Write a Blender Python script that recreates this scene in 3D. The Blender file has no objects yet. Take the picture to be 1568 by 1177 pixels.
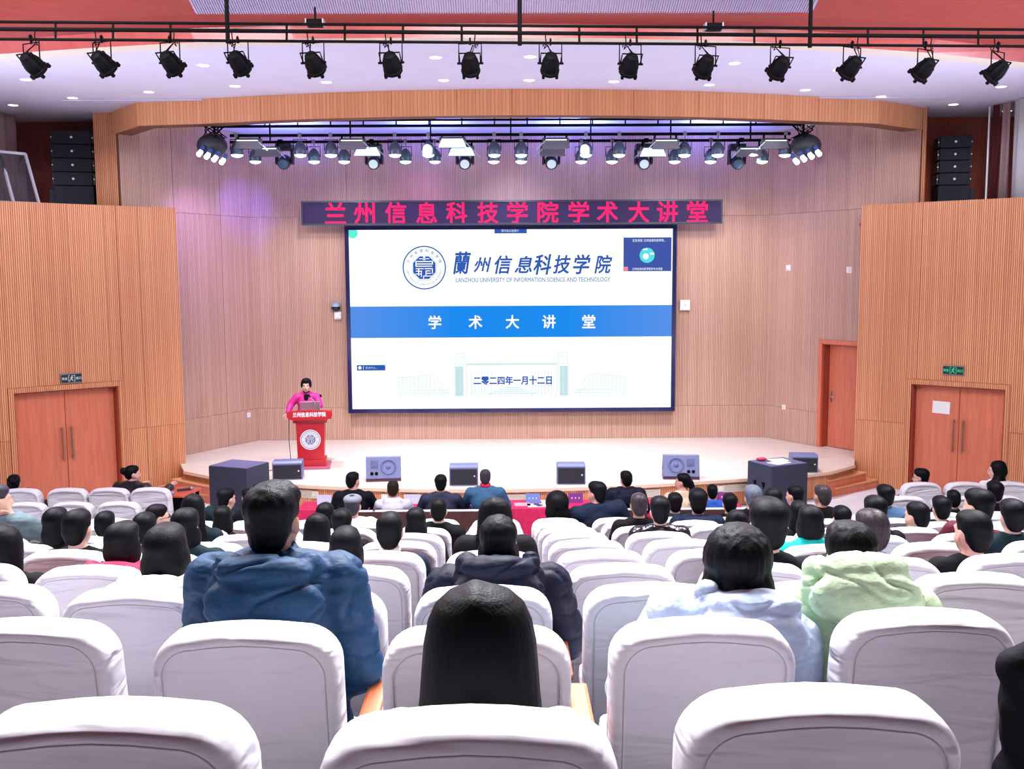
import bpy, bmesh, math, random
import numpy as np
from mathutils import Vector, Matrix, noise
PI = math.pi
random.seed(7); np.random.seed(7)
SC = bpy.context.scene
COL = SC.collection

# ---------------------------------------------------------------- camera
F = 1550.0
CAMP = Vector((0, 0, 3.95))
camd = bpy.data.cameras.new('camera'); camd.sensor_fit = 'HORIZONTAL'; camd.sensor_width = 36.0
camd.lens = 36.0 * F / 1568; camd.clip_start = 0.05; camd.clip_end = 100
cam = bpy.data.objects.new('camera', camd); COL.objects.link(cam)
RC = Matrix.Rotation(-0.0090, 3, 'Z') @ Matrix.Rotation(PI / 2 - 0.1080, 3, 'X') @ Matrix.Rotation(-0.0050, 3, 'Z')
cam.matrix_world = Matrix.Translation(CAMP) @ RC.to_4x4()
SC.camera = cam

def ray(px, py):
    return (RC @ Vector(((px - 784) / F, (588.5 - py) / F, -1))).normalized()
def at(px, py, Y):                       # the point seen at a pixel, at depth Y
    d = ray(px, py); return CAMP + d * (Y / d.y)
def atz(px, py, Z):                      # the point seen at a pixel, at height Z
    d = ray(px, py); return CAMP + d * ((Z - CAMP.z) / d.z)

# ---------------------------------------------------------------- world, exposure, lamps
w = bpy.data.worlds.new('world'); SC.world = w; w.use_nodes = True
bg = w.node_tree.nodes['Background']; bg.inputs[0].default_value = (0.80, 0.84, 1.0, 1); bg.inputs[1].default_value = 0.3
vs = SC.view_settings
vs.view_transform = 'Standard'; vs.look = 'None'; vs.gamma = 1.0; vs.use_curve_mapping = False; vs.exposure = -0.08
SC.cycles.use_denoising = True
SC.cycles.max_bounces = 6; SC.cycles.diffuse_bounces = 3; SC.cycles.glossy_bounces = 2; SC.cycles.transmission_bounces = 4
SC.cycles.caustics_reflective = False; SC.cycles.caustics_refractive = False
SC.cycles.sample_clamp_indirect = 4.0

def area(loc, target, size, power, col=(1, 1, 1), sizey=None, name='ceiling_lamp'):
    l = bpy.data.lights.new(name, 'AREA'); l.energy = power; l.color = col
    l.size = size
    if sizey: l.shape = 'RECTANGLE'; l.size_y = sizey
    o = bpy.data.objects.new(name, l); COL.objects.link(o); o.location = loc
    o.rotation_euler = (Vector(target) - Vector(loc)).to_track_quat('-Z', 'Y').to_euler()
    return o
def spot(loc, target, power, col=(1, 1, 1), ang=60, blend=0.6, rad=0.08, name='spot_lamp'):
    l = bpy.data.lights.new(name, 'SPOT'); l.energy = power; l.color = col
    l.spot_size = math.radians(ang); l.spot_blend = blend; l.shadow_soft_size = rad
    o = bpy.data.objects.new(name, l); COL.objects.link(o); o.location = loc
    o.rotation_euler = (Vector(target) - Vector(loc)).to_track_quat('-Z', 'Y').to_euler()
    return o
# house lamps in the hall ceiling, above and ahead of the audience
HOUSE = (0.95, 0.94, 1.0)
for x in (-5.2, 0, 5.2):
    area((x, 9.0, 7.70), (x * 1.05, 14.5, 1.0), 2.4, 440, HOUSE, 0.8)
    area((x, 9.6, 7.65), (x, 6.6, 0.0), 2.4, 400, HOUSE, 0.8).data.spread = 1.9
    area((x, 6.0, 7.90), (x, 2.6, 1.5), 2.4, 350, HOUSE, 0.8).data.spread = 1.7
area((0, -1.5, 7.4), (0, 5, 1.5), 6.0, 5, (0.80, 0.82, 1.0), 1.2)  # weak fill added behind the camera, not one of the house lamps
# unseen fill lamps at both sides, added to brighten the white ceiling
for s_ in (-1, 1):
    area((s_ * 10.6, 11.5, 4.6), (s_ * 2.5, 14.6, 6.9), 1.4, 200, (0.74, 0.78, 1.0), 0.5, 'added_ceiling_fill').data.spread = 1.6
# stage wash
for x in (-4.0, -1.3, 1.4, 4.1):
    spot((x, 17.7, 6.2), (x * 0.85, 18.6, 0.4), 1250, (0.93, 0.92, 1.0), 80, 0.9, 0.12)
for x in (-3.2, 0.2, 3.6):
    spot((x, 18.2, 6.1), (x, 21.4, 3.2), 280, (0.97, 0.92, 1.0), 85, 1.0, 0.15)

# coloured washes on the walls and the stage ceiling
spot((-4.6, 18.9, 6.15), (-5.30, 21.3, 5.2), 1300, (0.16, 0.12, 1.0), 36, 1.0, .1)
spot((-4.9, 18.6, 6.15), (-6.0, 20.2, 4.2), 330, (0.40, 0.26, 1.0), 70, 1.0, .1)
spot((-1.6, 19.4, 6.1), (-1.7, 21.4, 5.2), 70, (0.85, 0.30, 1.0), 60, 1.0, .1)
spot((4.6, 18.8, 6.1), (5.0, 21.3, 4.0), 260, (1.0, 0.92, 0.70), 75, 1.0, .1)
spot((0.3, 19.3, 6.1), (0.3, 21.4, 5.2), 90, (0.62, 0.62, 1.0), 55, 1.0, .1)
for x in (-4.2, -1.4, 1.4, 4.2):
    spot((x, 19.6, 6.3), (x, 19.9, 7.0), 700, (0.10, 0.16, 1.0), 150, 1.0, .1, 'ceiling_wash_lamp')

# ---------------------------------------------------------------- materials
MATS = {}
def mat(name, col=(.8, .8, .8), rough=.5, metal=0., emit=None, estr=1., spec=.5, sheen=0., trans=0., alpha=1.):
    if name in MATS: return MATS[name]
    m = bpy.data.materials.new(name); m.use_nodes = True
    b = m.node_tree.nodes['Principled BSDF']
    b.inputs['Base Color'].default_value = (*col, 1); b.inputs['Roughness'].default_value = rough
    b.inputs['Metallic'].default_value = metal; b.inputs['Specular IOR Level'].default_value = spec
    if sheen: b.inputs['Sheen Weight'].default_value = sheen
    if trans: b.inputs['Transmission Weight'].default_value = trans
    if emit is not None:
        b.inputs['Specular IOR Level'].default_value = .03
        b.inputs['Emission Color'].default_value = (*emit, 1); b.inputs['Emission Strength'].default_value = estr
    MATS[name] = m
    return m
def nd(m, t, **kw):
    n = m.node_tree.nodes.new(t)
    for k, v in kw.items(): setattr(n, k, v)
    return n
def lk(m, a, b): m.node_tree.links.new(a, b)
def coords(m, scale, kind='Object'):
    tc = nd(m, 'ShaderNodeTexCoord'); mp = nd(m, 'ShaderNodeMapping'); mp.inputs['Scale'].default_value = scale
    lk(m, tc.outputs[kind], mp.inputs[0]); return mp.outputs[0]
def ramp(m, fac, stops):
    r = nd(m, 'ShaderNodeValToRGB'); e = r.color_ramp.elements
    while len(e) < len(stops): e.new(0.5)
    for el, (p, c) in zip(e, stops): el.position = p; el.color = (*c, 1)
    lk(m, fac, r.inputs[0]); return r.outputs[0]
def bump(m, h, strength, dist=.01):
    b = nd(m, 'ShaderNodeBump'); b.inputs['Strength'].default_value = strength; b.inputs['Distance'].default_value = dist
    lk(m, h, b.inputs['Height']); lk(m, b.outputs[0], m.node_tree.nodes['Principled BSDF'].inputs['Normal'])
def mixc(m, fac, a, b, mode='MIX'):
    x = nd(m, 'ShaderNodeMix'); x.data_type = 'RGBA'; x.blend_type = mode
    for s, v in ((x.inputs['Factor'], fac), (x.inputs['A'], a), (x.inputs['B'], b)):
        if isinstance(v, (int, float)): s.default_value = v
        elif isinstance(v, tuple): s.default_value = (*v, 1)
        else: lk(m, v, s)
    return x.outputs['Result']
def noisy(name, c1, c2, scale=(8, 8, 8), rough=.7, bstr=0., bdist=.01, detail=3., spec=.3, sheen=0.):
    m = mat(name, c1, rough, spec=spec, sheen=sheen)
    if m.get('done'): return m
    m['done'] = 1
    n = nd(m, 'ShaderNodeTexNoise'); n.inputs['Detail'].default_value = detail; n.inputs['Scale'].default_value = 1
    lk(m, coords(m, scale), n.inputs['Vector'])
    lk(m, ramp(m, n.outputs[0], [(.3, c1), (.7, c2)]), m.node_tree.nodes['Principled BSDF'].inputs['Base Color'])
    if bstr: bump(m, n.outputs[0], bstr, bdist)
    return m
def slat_wood(name, c_lo, c_hi, groove, pitch=.034, rough=.45, gw=.22):
    """Vertically fluted veneer: narrow ribs with dark grooves between, tone drifting from rib to rib."""
    m = mat(name, c_hi, rough, spec=.4); b = m.node_tree.nodes['Principled BSDF']
    tc = nd(m, 'ShaderNodeTexCoord'); sx = nd(m, 'ShaderNodeSeparateXYZ'); lk(m, tc.outputs['Object'], sx.inputs[0])
    oi = nd(m, 'ShaderNodeObjectInfo')
    mu = nd(m, 'ShaderNodeMath', operation='DIVIDE'); lk(m, sx.outputs[0], mu.inputs[0]); mu.inputs[1].default_value = pitch
    fl = nd(m, 'ShaderNodeMath', operation='FLOOR'); lk(m, mu.outputs[0], fl.inputs[0])
    fr = nd(m, 'ShaderNodeMath', operation='FRACT'); lk(m, mu.outputs[0], fr.inputs[0])
    pp = nd(m, 'ShaderNodeMath', operation='PINGPONG'); lk(m, fr.outputs[0], pp.inputs[0]); pp.inputs[1].default_value = .5
    ad = nd(m, 'ShaderNodeMath', operation='ADD'); lk(m, fl.outputs[0], ad.inputs[0])
    m5 = nd(m, 'ShaderNodeMath', operation='MULTIPLY'); lk(m, oi.outputs['Random'], m5.inputs[0]); m5.inputs[1].default_value = 97.
    lk(m, m5.outputs[0], ad.inputs[1])
    wn = nd(m, 'ShaderNodeTexWhiteNoise', noise_dimensions='1D'); lk(m, ad.outputs[0], wn.inputs['W'])
    n = nd(m, 'ShaderNodeTexNoise'); n.inputs['Detail'].default_value = 4; n.inputs['Scale'].default_value = 1
    lk(m, coords(m, (60, 60, 3.2)), n.inputs['Vector'])
    n2 = nd(m, 'ShaderNodeTexNoise'); n2.inputs['Detail'].default_value = 2; n2.inputs['Scale'].default_value = 1
    lk(m, coords(m, (5, 5, .25)), n2.inputs['Vector'])
    f = nd(m, 'ShaderNodeMath', operation='MULTIPLY'); lk(m, wn.outputs[0], f.inputs[0]); f.inputs[1].default_value = .35
    f2 = nd(m, 'ShaderNodeMath', operation='MULTIPLY_ADD'); lk(m, n.outputs[0], f2.inputs[0]); f2.inputs[1].default_value = .55; lk(m, f.outputs[0], f2.inputs[2])
    f3 = nd(m, 'ShaderNodeMath', operation='MULTIPLY_ADD'); lk(m, n2.outputs[0], f3.inputs[0]); f3.inputs[1].default_value = .5; lk(m, f2.outputs[0], f3.inputs[2])
    f4 = nd(m, 'ShaderNodeMath', operation='MULTIPLY_ADD'); lk(m, oi.outputs['Random'], f4.inputs[0]); f4.inputs[1].default_value = .16; lk(m, f3.outputs[0], f4.inputs[2])
    base = ramp(m, f4.outputs[0], [(.40, c_lo), (1.05, c_hi)])
    g = ramp(m, pp.outputs[0], [(gw * .4, (0, 0, 0)), (gw, (1, 1, 1))])
    lk(m, mixc(m, g, groove, base), b.inputs['Base Color'])
    bump(m, g, .35, .008)
    return m
def plain_wood(name, c_lo, c_hi, scale=(22, 22, 1.6), rough=.4):
    m = mat(name, c_hi, rough, spec=.45)
    n = nd(m, 'ShaderNodeTexNoise'); n.inputs['Detail'].default_value = 5; n.inputs['Scale'].default_value = 1; n.inputs['Distortion'].default_value = .6
    lk(m, coords(m, scale), n.inputs['Vector'])
    lk(m, ramp(m, n.outputs[0], [(.3, c_lo), (.72, c_hi)]), m.node_tree.nodes['Principled BSDF'].inputs['Base Color'])
    bump(m, n.outputs[0], .08, .003)
    return m

W_CHEEK = slat_wood('fluted_oak', (.56, .20, .085), (.76, .345, .165), (.26, .075, .03))
W_STAGE = slat_wood('fluted_pale_oak', (.50, .285, .205), (.68, .44, .335), (.27, .125, .085), pitch=.036)
W_FASC = slat_wood('header_veneer', (.54, .20, .08), (.70, .30, .13), (.44, .15, .06), pitch=.06, gw=.1)
W_DOOR = plain_wood('door_veneer', (.58, .145, .075), (.70, .205, .11))
W_RED = plain_wood('red_veneer', (.25, .040, .036), (.31, .058, .050), (3, 30, 3), rough=.35)
W_DARK = plain_wood('dark_red_veneer', (.17, .022, .018), (.24, .04, .028))
W_RECR = plain_wood('brown_red_veneer', (.30, .055, .03), (.40, .085, .045))
W_STEP = plain_wood('step_wood', (.62, .27, .12), (.74, .36, .17), (3, 24, 24))
W_ARM = plain_wood('armrest_wood', (.52, .13, .045), (.62, .19, .075), (40, 5, 40))
M_FLOORW = plain_wood('stage_boards', (.66, .56, .50), (.78, .69, .62), (1.0, 14, 6), rough=.28)
M_CEIL = noisy('white_ceiling_light_tint', (.71, .71, .91), (.74, .74, .93), (2, 2, 2), .85)  # white paint with the bluish light of the screen tinted into it
M_FLOOR = noisy('pale_vinyl_floor', (.68, .67, .72), (.76, .75, .80), (3, 3, 3), .4)
M_CARPET = noisy('grey_aisle_floor', (.30, .27, .30), (.38, .34, .36), (40, 40, 40), .9)
M_BLACK = mat('black_paint', (.0015, .0015, .002), .7, spec=.08)
M_BLACKG = mat('black_gloss', (.01, .011, .02), .16)
M_DKPLAS = mat('dark_plastic', (.018, .02, .03), .5)
M_SPK = noisy('speaker_coating', (.030, .034, .06), (.045, .05, .085), (90, 90, 90), .62)
M_GRILL = noisy('speaker_grille', (.014, .015, .025), (.03, .03, .045), (220, 220, 220), .7)
M_GREYM = mat('grey_metal', (.32, .33, .38), .38, .6)
M_CHROME = mat('chrome', (.75, .75, .78), .2, 1.)
M_BRASS = mat('worn_bronze_handle', (.40, .25, .17), .35, .7)
M_WHITE = mat('white_plastic', (.85, .85, .88), .4)
M_CREAM = mat('cream_vent_paint', (.78, .70, .60), .5)
M_PAPER = mat('white_paper', (.86, .85, .84), .8)
M_LAMP = mat('downlight_lens', (1, 1, 1), .5, emit=(1, .97, .95), estr=6)

# ---------------------------------------------------------------- mesh helpers
def link(name, me, m=None, parent=None, loc=(0, 0, 0), rot=(0, 0, 0), smooth=False):
    o = bpy.data.objects.new(name, me); COL.objects.link(o)
    if m is not None:
        me.materials.clear()
        for mm in (m if isinstance(m, (list, tuple)) else [m]): me.materials.append(mm)
    o.location = loc; o.rotation_euler = rot
    if parent is not None: o.parent = parent
    if smooth:
        me.polygons.foreach_set('use_smooth', [True] * len(me.polygons))
    return o
def tomesh(bm, name='mesh'):
    me = bpy.data.meshes.new(name); bm.normal_update(); bm.to_mesh(me); bm.free(); return me
def nb(): return bmesh.new()
def tform(loc=(0, 0, 0), rot=None, scl=(1, 1, 1)):
    m = Matrix.Translation(loc)
    if rot is not None: m = m @ (rot.to_4x4() if not isinstance(rot, tuple) else Matrix.Rotation(rot[2], 4, 'Z') @ Matrix.Rotation(rot[1], 4, 'Y') @ Matrix.Rotation(rot[0], 4, 'X'))
    return m @ Matrix.Diagonal((*scl, 1))
def box(bm, c, s, rot=None, bev=0., seg=1):
    r = bmesh.ops.create_cube(bm, size=1, matrix=tform(c, rot, s)); vs_ = r['verts']
    if bev:
        es = list({e for v in vs_ for e in v.link_edges})
        bmesh.ops.bevel(bm, geom=es, offset=bev, segments=seg, affect='EDGES', profile=.6, clamp_overlap=True)
    return bm
def box2(bm, x0, x1, y0, y1, z0, z1, bev=0., seg=1):
    return box(bm, ((x0 + x1) / 2, (y0 + y1) / 2, (z0 + z1) / 2), (abs(x1 - x0), abs(y1 - y0), abs(z1 - z0)), None, bev, seg)
def cyl(bm, p0, p1, r0, r1=None, seg=12, cap=True):
    p0, p1 = Vector(p0), Vector(p1); d = p1 - p0
    q = d.to_track_quat('Z', 'Y').to_matrix().to_4x4()
    bmesh.ops.create_cone(bm, cap_ends=cap, segments=seg, radius1=r0, radius2=r0 if r1 is None else r1, depth=d.length,
                          matrix=Matrix.Translation((p0 + p1) / 2) @ q)
    return bm
def sph(bm, c, r, u=12, v=8, rot=None):
    r = (r, r, r) if isinstance(r, (int, float)) else r
    bmesh.ops.create_uvsphere(bm, u_segments=u, v_segments=v, radius=1, matrix=tform(c, rot, r)); return bm
def tube(bm, pts, r, seg=6):
    pts = [Vector(p) for p in pts]; rings = []
    for i, p in enumerate(pts):
        t = (pts[min(i + 1, len(pts) - 1)] - pts[max(i - 1, 0)]).normalized()
        a = t.orthogonal().normalized() if i == 0 else (a - t * a.dot(t)).normalized()
        b = t.cross(a)
        rings.append([bm.verts.new(p + (a * math.cos(2 * PI * k / seg) + b * math.sin(2 * PI * k / seg)) * r) for k in range(seg)])
    for A, B in zip(rings, rings[1:]):
        for k in range(seg): bm.faces.new((A[k], A[(k + 1) % seg], B[(k + 1) % seg], B[k]))
    bm.faces.new(rings[0][::-1]); bm.faces.new(rings[-1])
    return bm
def lathe(bm, prof, seg=24, mtx=Matrix.Identity(4)):
    """prof: (r, z) list, revolved about local z."""
    rings = []
    for r, z in prof:
        if r < 1e-6: rings.append([bm.verts.new(mtx @ Vector((0, 0, z)))])
        else: rings.append([bm.verts.new(mtx @ Vector((r * math.cos(2 * PI * k / seg), r * math.sin(2 * PI * k / seg), z))) for k in range(seg)])
    for A, B in zip(rings, rings[1:]):
        for k in range(seg):
            q = [A[k % len(A)], A[(k + 1) % len(A)], B[(k + 1) % len(B)], B[k % len(B)]]
            u = []
            for v in q:
                if v not in u: u.append(v)
            if len(u) >= 3: bm.faces.new(u)
    return bm
def prism(bm, pts, z0, z1):
    """extrude an xy polygon from z0 to z1"""
    lo = [bm.verts.new((p[0], p[1], z0)) for p in pts]; hi = [bm.verts.new((p[0], p[1], z1)) for p in pts]
    n = len(pts)
    bm.faces.new(lo[::-1]); bm.faces.new(hi)
    for i in range(n): bm.faces.new((lo[i], lo[(i + 1) % n], hi[(i + 1) % n], hi[i]))
    bmesh.ops.recalc_face_normals(bm, faces=bm.faces)
    return bm
def poly_xz(bm, pts, y0, y1):
    a = [bm.verts.new((p[0], y0, p[1])) for p in pts]; b = [bm.verts.new((p[0], y1, p[1])) for p in pts]; n = len(pts)
    bm.faces.new(a); bm.faces.new(b[::-1])
    for i in range(n): bm.faces.new((a[i], b[i], b[(i + 1) % n], a[(i + 1) % n]))
    bmesh.ops.recalc_face_normals(bm, faces=bm.faces)
    return bm
def poly_yz(bm, pts, x0, x1):
    a = [bm.verts.new((x0, p[0], p[1])) for p in pts]; b = [bm.verts.new((x1, p[0], p[1])) for p in pts]; n = len(pts)
    bm.faces.new(a); bm.faces.new(b[::-1])
    for i in range(n): bm.faces.new((a[i], b[i], b[(i + 1) % n], a[(i + 1) % n]))
    bmesh.ops.recalc_face_normals(bm, faces=bm.faces)
    return bm

def thing(name, label, cat, loc=(0, 0, 0), rotz=0., group=None):
    o = bpy.data.objects.new(name, None); COL.objects.link(o); o.empty_display_size = .1
    o.location = loc; o.rotation_euler = (0, 0, rotz); o['label'] = label; o['category'] = cat
    if group: o['group'] = group
    return o
def tag(o, label, cat, group=None):
    o['label'] = label; o['category'] = cat
    if group: o['group'] = group
    return o
def struct(name, bm, m, parent=None, loc=(0, 0, 0), rot=(0, 0, 0), smooth=False, label=None):
    o = link(name, tomesh(bm, name) if not isinstance(bm, bpy.types.Mesh) else bm, m, parent, loc, rot, smooth)
    if parent is None: o['kind'] = 'structure'
    if label: o['label'] = label
    return o
def part(name, bm, m, parent, loc=(0, 0, 0), rot=(0, 0, 0), smooth=False):
    return link(name, tomesh(bm, name) if not isinstance(bm, bpy.types.Mesh) else bm, m, parent, loc, rot, smooth)
def dup(root, loc=None, rotz=None, label=None, group=None, scale=None):
    r = root.copy(); COL.objects.link(r)
    if loc is not None: r.location = loc
    if rotz is not None: r.rotation_euler = (0, 0, rotz)
    if scale is not None: r.scale = scale
    if label: r['label'] = label
    if group: r['group'] = group
    for ch in list(root.children):
        c = ch.copy(); COL.objects.link(c); c.parent = r
        for g in list(ch.children):
            d = g.copy(); COL.objects.link(d); d.parent = c
    return r
FUSE = bpy.data.scenes.new('workbench')      # a scratch scene, so that evaluating one mesh does not touch the whole hall
def evaluated(o):
    FUSE.collection.objects.link(o)
    with bpy.context.temp_override(scene=FUSE, view_layer=FUSE.view_layers[0]):
        dg = bpy.context.evaluated_depsgraph_get()
        me = bpy.data.meshes.new_from_object(o.evaluated_get(dg), depsgraph=dg)
    bpy.data.objects.remove(o)
    return me
def text_mesh(body, width=None, height=None, bold=0., shear=0., extrude=.002, spacing=1., flat=True):
    """lettering as a mesh in the local xz plane facing -y, centred on its box"""
    cu = bpy.data.curves.new('lettering', 'FONT'); cu.body = body; cu.size = 1; cu.extrude = 0
    cu.shear = shear; cu.space_character = spacing; cu.resolution_u = 3
    me = evaluated(bpy.data.objects.new('lettering', cu)); bpy.data.curves.remove(cu)
    n = len(me.vertices); v = np.empty(n * 3); me.vertices.foreach_get('co', v); v = v.reshape(-1, 3)
    lo, hi = v.min(0), v.max(0); c = (lo + hi) / 2; s = hi - lo
    k = height / s[1] if height else 1.; kx = width / s[0] if width else k
    if not height: k = kx
    out = np.zeros_like(v); out[:, 0] = (v[:, 0] - c[0]) * kx; out[:, 2] = (v[:, 1] - c[1]) * k
    me.vertices.foreach_set('co', out.ravel()); me.update()
    if bold:                                  # heavier strokes: the outline laid over itself, shifted by a hair
        bm = bmesh.new(); t = bold * max(kx, k)
        for j, (ax, az) in enumerate(((1, 0), (-1, 0), (0, 1), (0, -1), (.7, .7), (-.7, .7), (.7, -.7), (-.7, -.7))):
            m2 = me.copy(); m2.transform(Matrix.Translation((ax * t, .00006 * j, az * t))); bm.from_mesh(m2); bpy.data.meshes.remove(m2)
        bm.to_mesh(me); bm.free()
    return me

# ---------------------------------------------------------------- setting: floors, stage, walls
RAKE = .2043
def floor_z(y): return max(0., 2.4855 - RAKE * y)
YK = 2.4855 / RAKE
bm = nb()
poly_yz(bm, [(-4, floor_z(-4)), (YK, 0), (24, 0), (24, -.2), (-4, -.2)], -11, 11)
struct('floor', bm, M_FLOOR)
bm = nb()
poly_yz(bm, [(-4, floor_z(-4) + .004), (YK - .4, floor_z(YK - .4) + .004), (YK - .4, floor_z(YK - .4) - .004), (-4, floor_z(-4) - .004)], -8.4, 8.4)
struct('trim_1', bm, M_CARPET, label='grey carpet under the raked seating')

SZ = .47
edge_px = [(282, 721), (322, 729), (395, 737.5), (470, 743), (560, 747), (640, 749), (715, 749.5), (784, 749), (850, 747.5), (920, 745), (1000, 741.5), (1085, 736), (1165, 731.5), (1235, 726.5), (1272, 722), (1308, 712)]
edge = [atz(x, y, SZ) for x, y in edge_px]
bm = nb()
pts = [(p.x, p.y) for p in edge] + [(8.0, 22.5), (-7.6, 22.5)]
prism(bm, pts, SZ - .05, SZ)
struct('stage_floor', bm, M_FLOORW)
# stage front: fluted riser panels under the lip, one per straight piece
fr = bpy.data.objects.new('stage_front', None)
bm = nb(); prism(bm, [(p.x, p.y + .10) for p in edge] + [(8.0, 22.4), (-7.6, 22.4)], 0, SZ - .05)
stage_front = struct('stage_front', bm, W_DOOR)
for a, b in zip(edge, edge[1:]):
    d = Vector((b.x - a.x, b.y - a.y)); L = d.length; ang = math.atan2(d.y, d.x)
    bm = nb(); box2(bm, .006, L - .006, .05, .10, .012, SZ - .055)
    part('riser_panel', bm, W_CHEEK, stage_front, (a.x, a.y, 0), (0, 0, ang))
bm = nb()
for a, b in zip(edge, edge[1:]):
    d = Vector((b.x - a.x, b.y - a.y)); ang = math.atan2(d.y, d.x)
    box(bm, ((a.x + b.x) / 2, (a.y + b.y) / 2 + .01, SZ - .022), (d.length + .006, .05, .052), (0, 0, ang))
struct('trim_2', bm, mat('stage_nosing', (.74, .56, .40), .35), label='pale wooden nosing along the stage edge')
# steps either side of the stage
def steps(name, rows, label):
    root = None
    for i, (pa, pb, z, dep) in enumerate(rows):
        a = atz(*pa, z); b = atz(*pb, z); d = Vector((b.x - a.x, b.y - a.y)); L = d.length; ang = math.atan2(d.y, d.x)
        bm = nb(); box2(bm, 0, L, .02, dep, 0 if root is None else .0, z - .03)
        bm2 = nb(); box2(bm2, 0, L, 0, dep, z - .03, z, .006)
        if root is None:
            root = bpy.data.objects.new(name, None); COL.objects.link(root); root['kind'] = 'structure'; root['label'] = label
        st = part('step', bm, W_DOOR, root, (a.x, a.y, 0), (0, 0, ang))
        part('tread', bm2, W_STEP, st)
steps('steps_left', [((241, 744), (318, 757), .157, .95), ((262, 733), (326, 745.5), .313, .6)], 'three wooden steps up to the stage beside the left wall')
steps('steps_right', [((1281, 747), (1345, 733.5), .157, .95), ((1270, 735.5), (1328, 722.5), .313, .6)], 'three wooden steps up to the stage beside the right wall')

def wall(name, p0, p1, z0, z1, rects, m, back_m, thick=.12, pt=.03, label=None, holes=None):
    """a wall from p0 to p1 (left to right as seen from the hall) with raised panels given as (u0, u1, z0, z1)"""
    d = Vector((p1[0] - p0[0], p1[1] - p0[1])); L = d.length; ang = math.atan2(d.y, d.x)
    bm = nb()
    if holes:
        us = 0.
        for (u0, u1, ht) in holes:
            box2(bm, us, u0, 0, thick, z0, z1); box2(bm, u0, u1, 0, thick, ht, z1); us = u1
        box2(bm, us, L, 0, thick, z0, z1)
    else: box2(bm, 0, L, 0, thick, z0, z1)
    o = struct(name, bm, back_m, None, (p0[0], p0[1], 0), (0, 0, ang), label=label)
    cache = {}
    for (a, b, c, e) in rects:
        key = (round(b - a, 3), round(e - c, 3))
        if key not in cache:
            bm = nb(); box2(bm, .002, b - a - .002, -pt, 0, .002, e - c - .002, .003); cache[key] = tomesh(bm, 'panel')
        part('panel', cache[key], m, o, (a, 0, c))
    return o, L, ang
def grid_rects(L, w, zs, off=0.):
    us = [0.]; u = off if off > 0 else w
    while u < L - .12: us.append(u); u += w
    us.append(L)
    return [(a, b, c, e) for a, b in zip(us, us[1:]) for c, e in zip(zs, zs[1:])]
DKW = mat('dark_joint_wood', (.16, .06, .03), .7)
YB = 21.4
bl = at(396, 672, YB); br = at(1172, 668, YB)
zb1 = at(784, 622, YB).z; zb2 = at(784, 331, YB).z
wall('wall_back', (bl.x, YB), (br.x, YB), SZ, 7.4, grid_rects(br.x - bl.x, 2.30, [SZ, zb1, zb2, 7.4], at(538, 600, YB).x - bl.x), W_STAGE, DKW, label='fluted pale oak wall behind the stage')
# angled stage side walls
sl = at(182, 260, 18.55).xy; sr = at(1409, 260, 18.35).xy
slr = (Vector((bl.x, YB)) - sl); L1 = slr.length
wall('wall_stage_left', sl, (bl.x, YB), SZ, 7.4, grid_rects(L1, 1.2, [SZ, zb1, zb2, 7.4]), W_STAGE, DKW, label='fluted angled wall left of the stage')
srr = sr - Vector((br.x, YB)); L2 = srr.length
# stage door opening on the right side wall
def u_on(p0, ang, px, py):      # where the ray through a pixel meets the vertical plane through p0
    d = ray(px, py); n = Vector((-math.sin(ang), math.cos(ang))); k = (Vector((p0[0], p0[1])).dot(n)) / (d.x * n.x + d.y * n.y)
    q = CAMP + d * k; return (q.x - p0[0]) * math.cos(ang) + (q.y - p0[1]) * math.sin(ang), q.z
angr = math.atan2(srr.y, srr.x)
ud0, zt = u_on((br.x, YB), angr, 1261, 535); ud1 = ud0 + 1.12
zt = SZ + 2.08
R = [r for r in grid_rects(ud0, 1.2, [SZ, zb1, zb2, 7.4])] + [(ud0, ud1, zt, zb2), (ud0, ud1, zb2, 7.4)] + [(a, b, c, e) for a, b in ((ud1, L2),) for c, e in ((SZ, zt), (zt, zb2), (zb2, 7.4))]
wsr, _, _ = wall('wall_stage_right', (br.x, YB), sr, SZ, 7.4, R, W_STAGE, DKW, label='fluted angled wall right of the stage with a door', holes=[(ud0, ud1, zt)])

# cheek walls with double doors
CH = 40
cl1 = at(284, 712, 18.75); cr0 = at(1308, 700, 18.75)
tl = 4.6; dirl = Vector((math.cos(math.radians(CH)), math.sin(math.radians(CH))))
cl0 = Vector((cl1.x, 18.75)) - dirl * tl
ztop = 5.19
a_l = math.radians(CH)
def door_uz(p0, ang, pxs): return [u_on(p0, ang, x, y) for x, y in pxs]
dl = door_uz(cl0, a_l, [(20, 605), (180, 588)])
lu0, lu1, lzt = dl[0][0], dl[1][0], (dl[0][1] + dl[1][1]) / 2
zm = at(200, 655, 18.2).z
def door_wall_rects(L, u0, u1, ht, w, start):
    us = [0.]; u = start
    while u < L - .1: us.append(u); u += w
    us.append(L); rs = []
    for a, b in zip(us, us[1:]):
        for c, e in ((0, zm), (zm, ztop)):
            pieces = [(a, b)]
            if e <= ht or c < ht:
                pass
            if c < ht:
                left = (a, min(b, u0)); right = (max(a, u1), b); mid = (max(a, u0), min(b, u1))
                for s in (left, right):
                    if s[1] - s[0] > .05: rs.append((s[0], s[1], c, e))
                if mid[1] - mid[0] > .02 and e > ht: rs.append((mid[0], mid[1], ht, e))
            else: rs.append((a, b, c, e))
    return rs
wl, Ll, _ = wall('wall_left', cl0, (cl1.x, 18.75), 0, ztop, door_wall_rects(tl, lu0 - .09, lu1 + .09, lzt + .09, .60, .3), W_CHEEK, DKW, .25, label='fluted oak wall left of the stage with double doors', holes=[(lu0, lu1, lzt)])
a_r = -a_l
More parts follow.
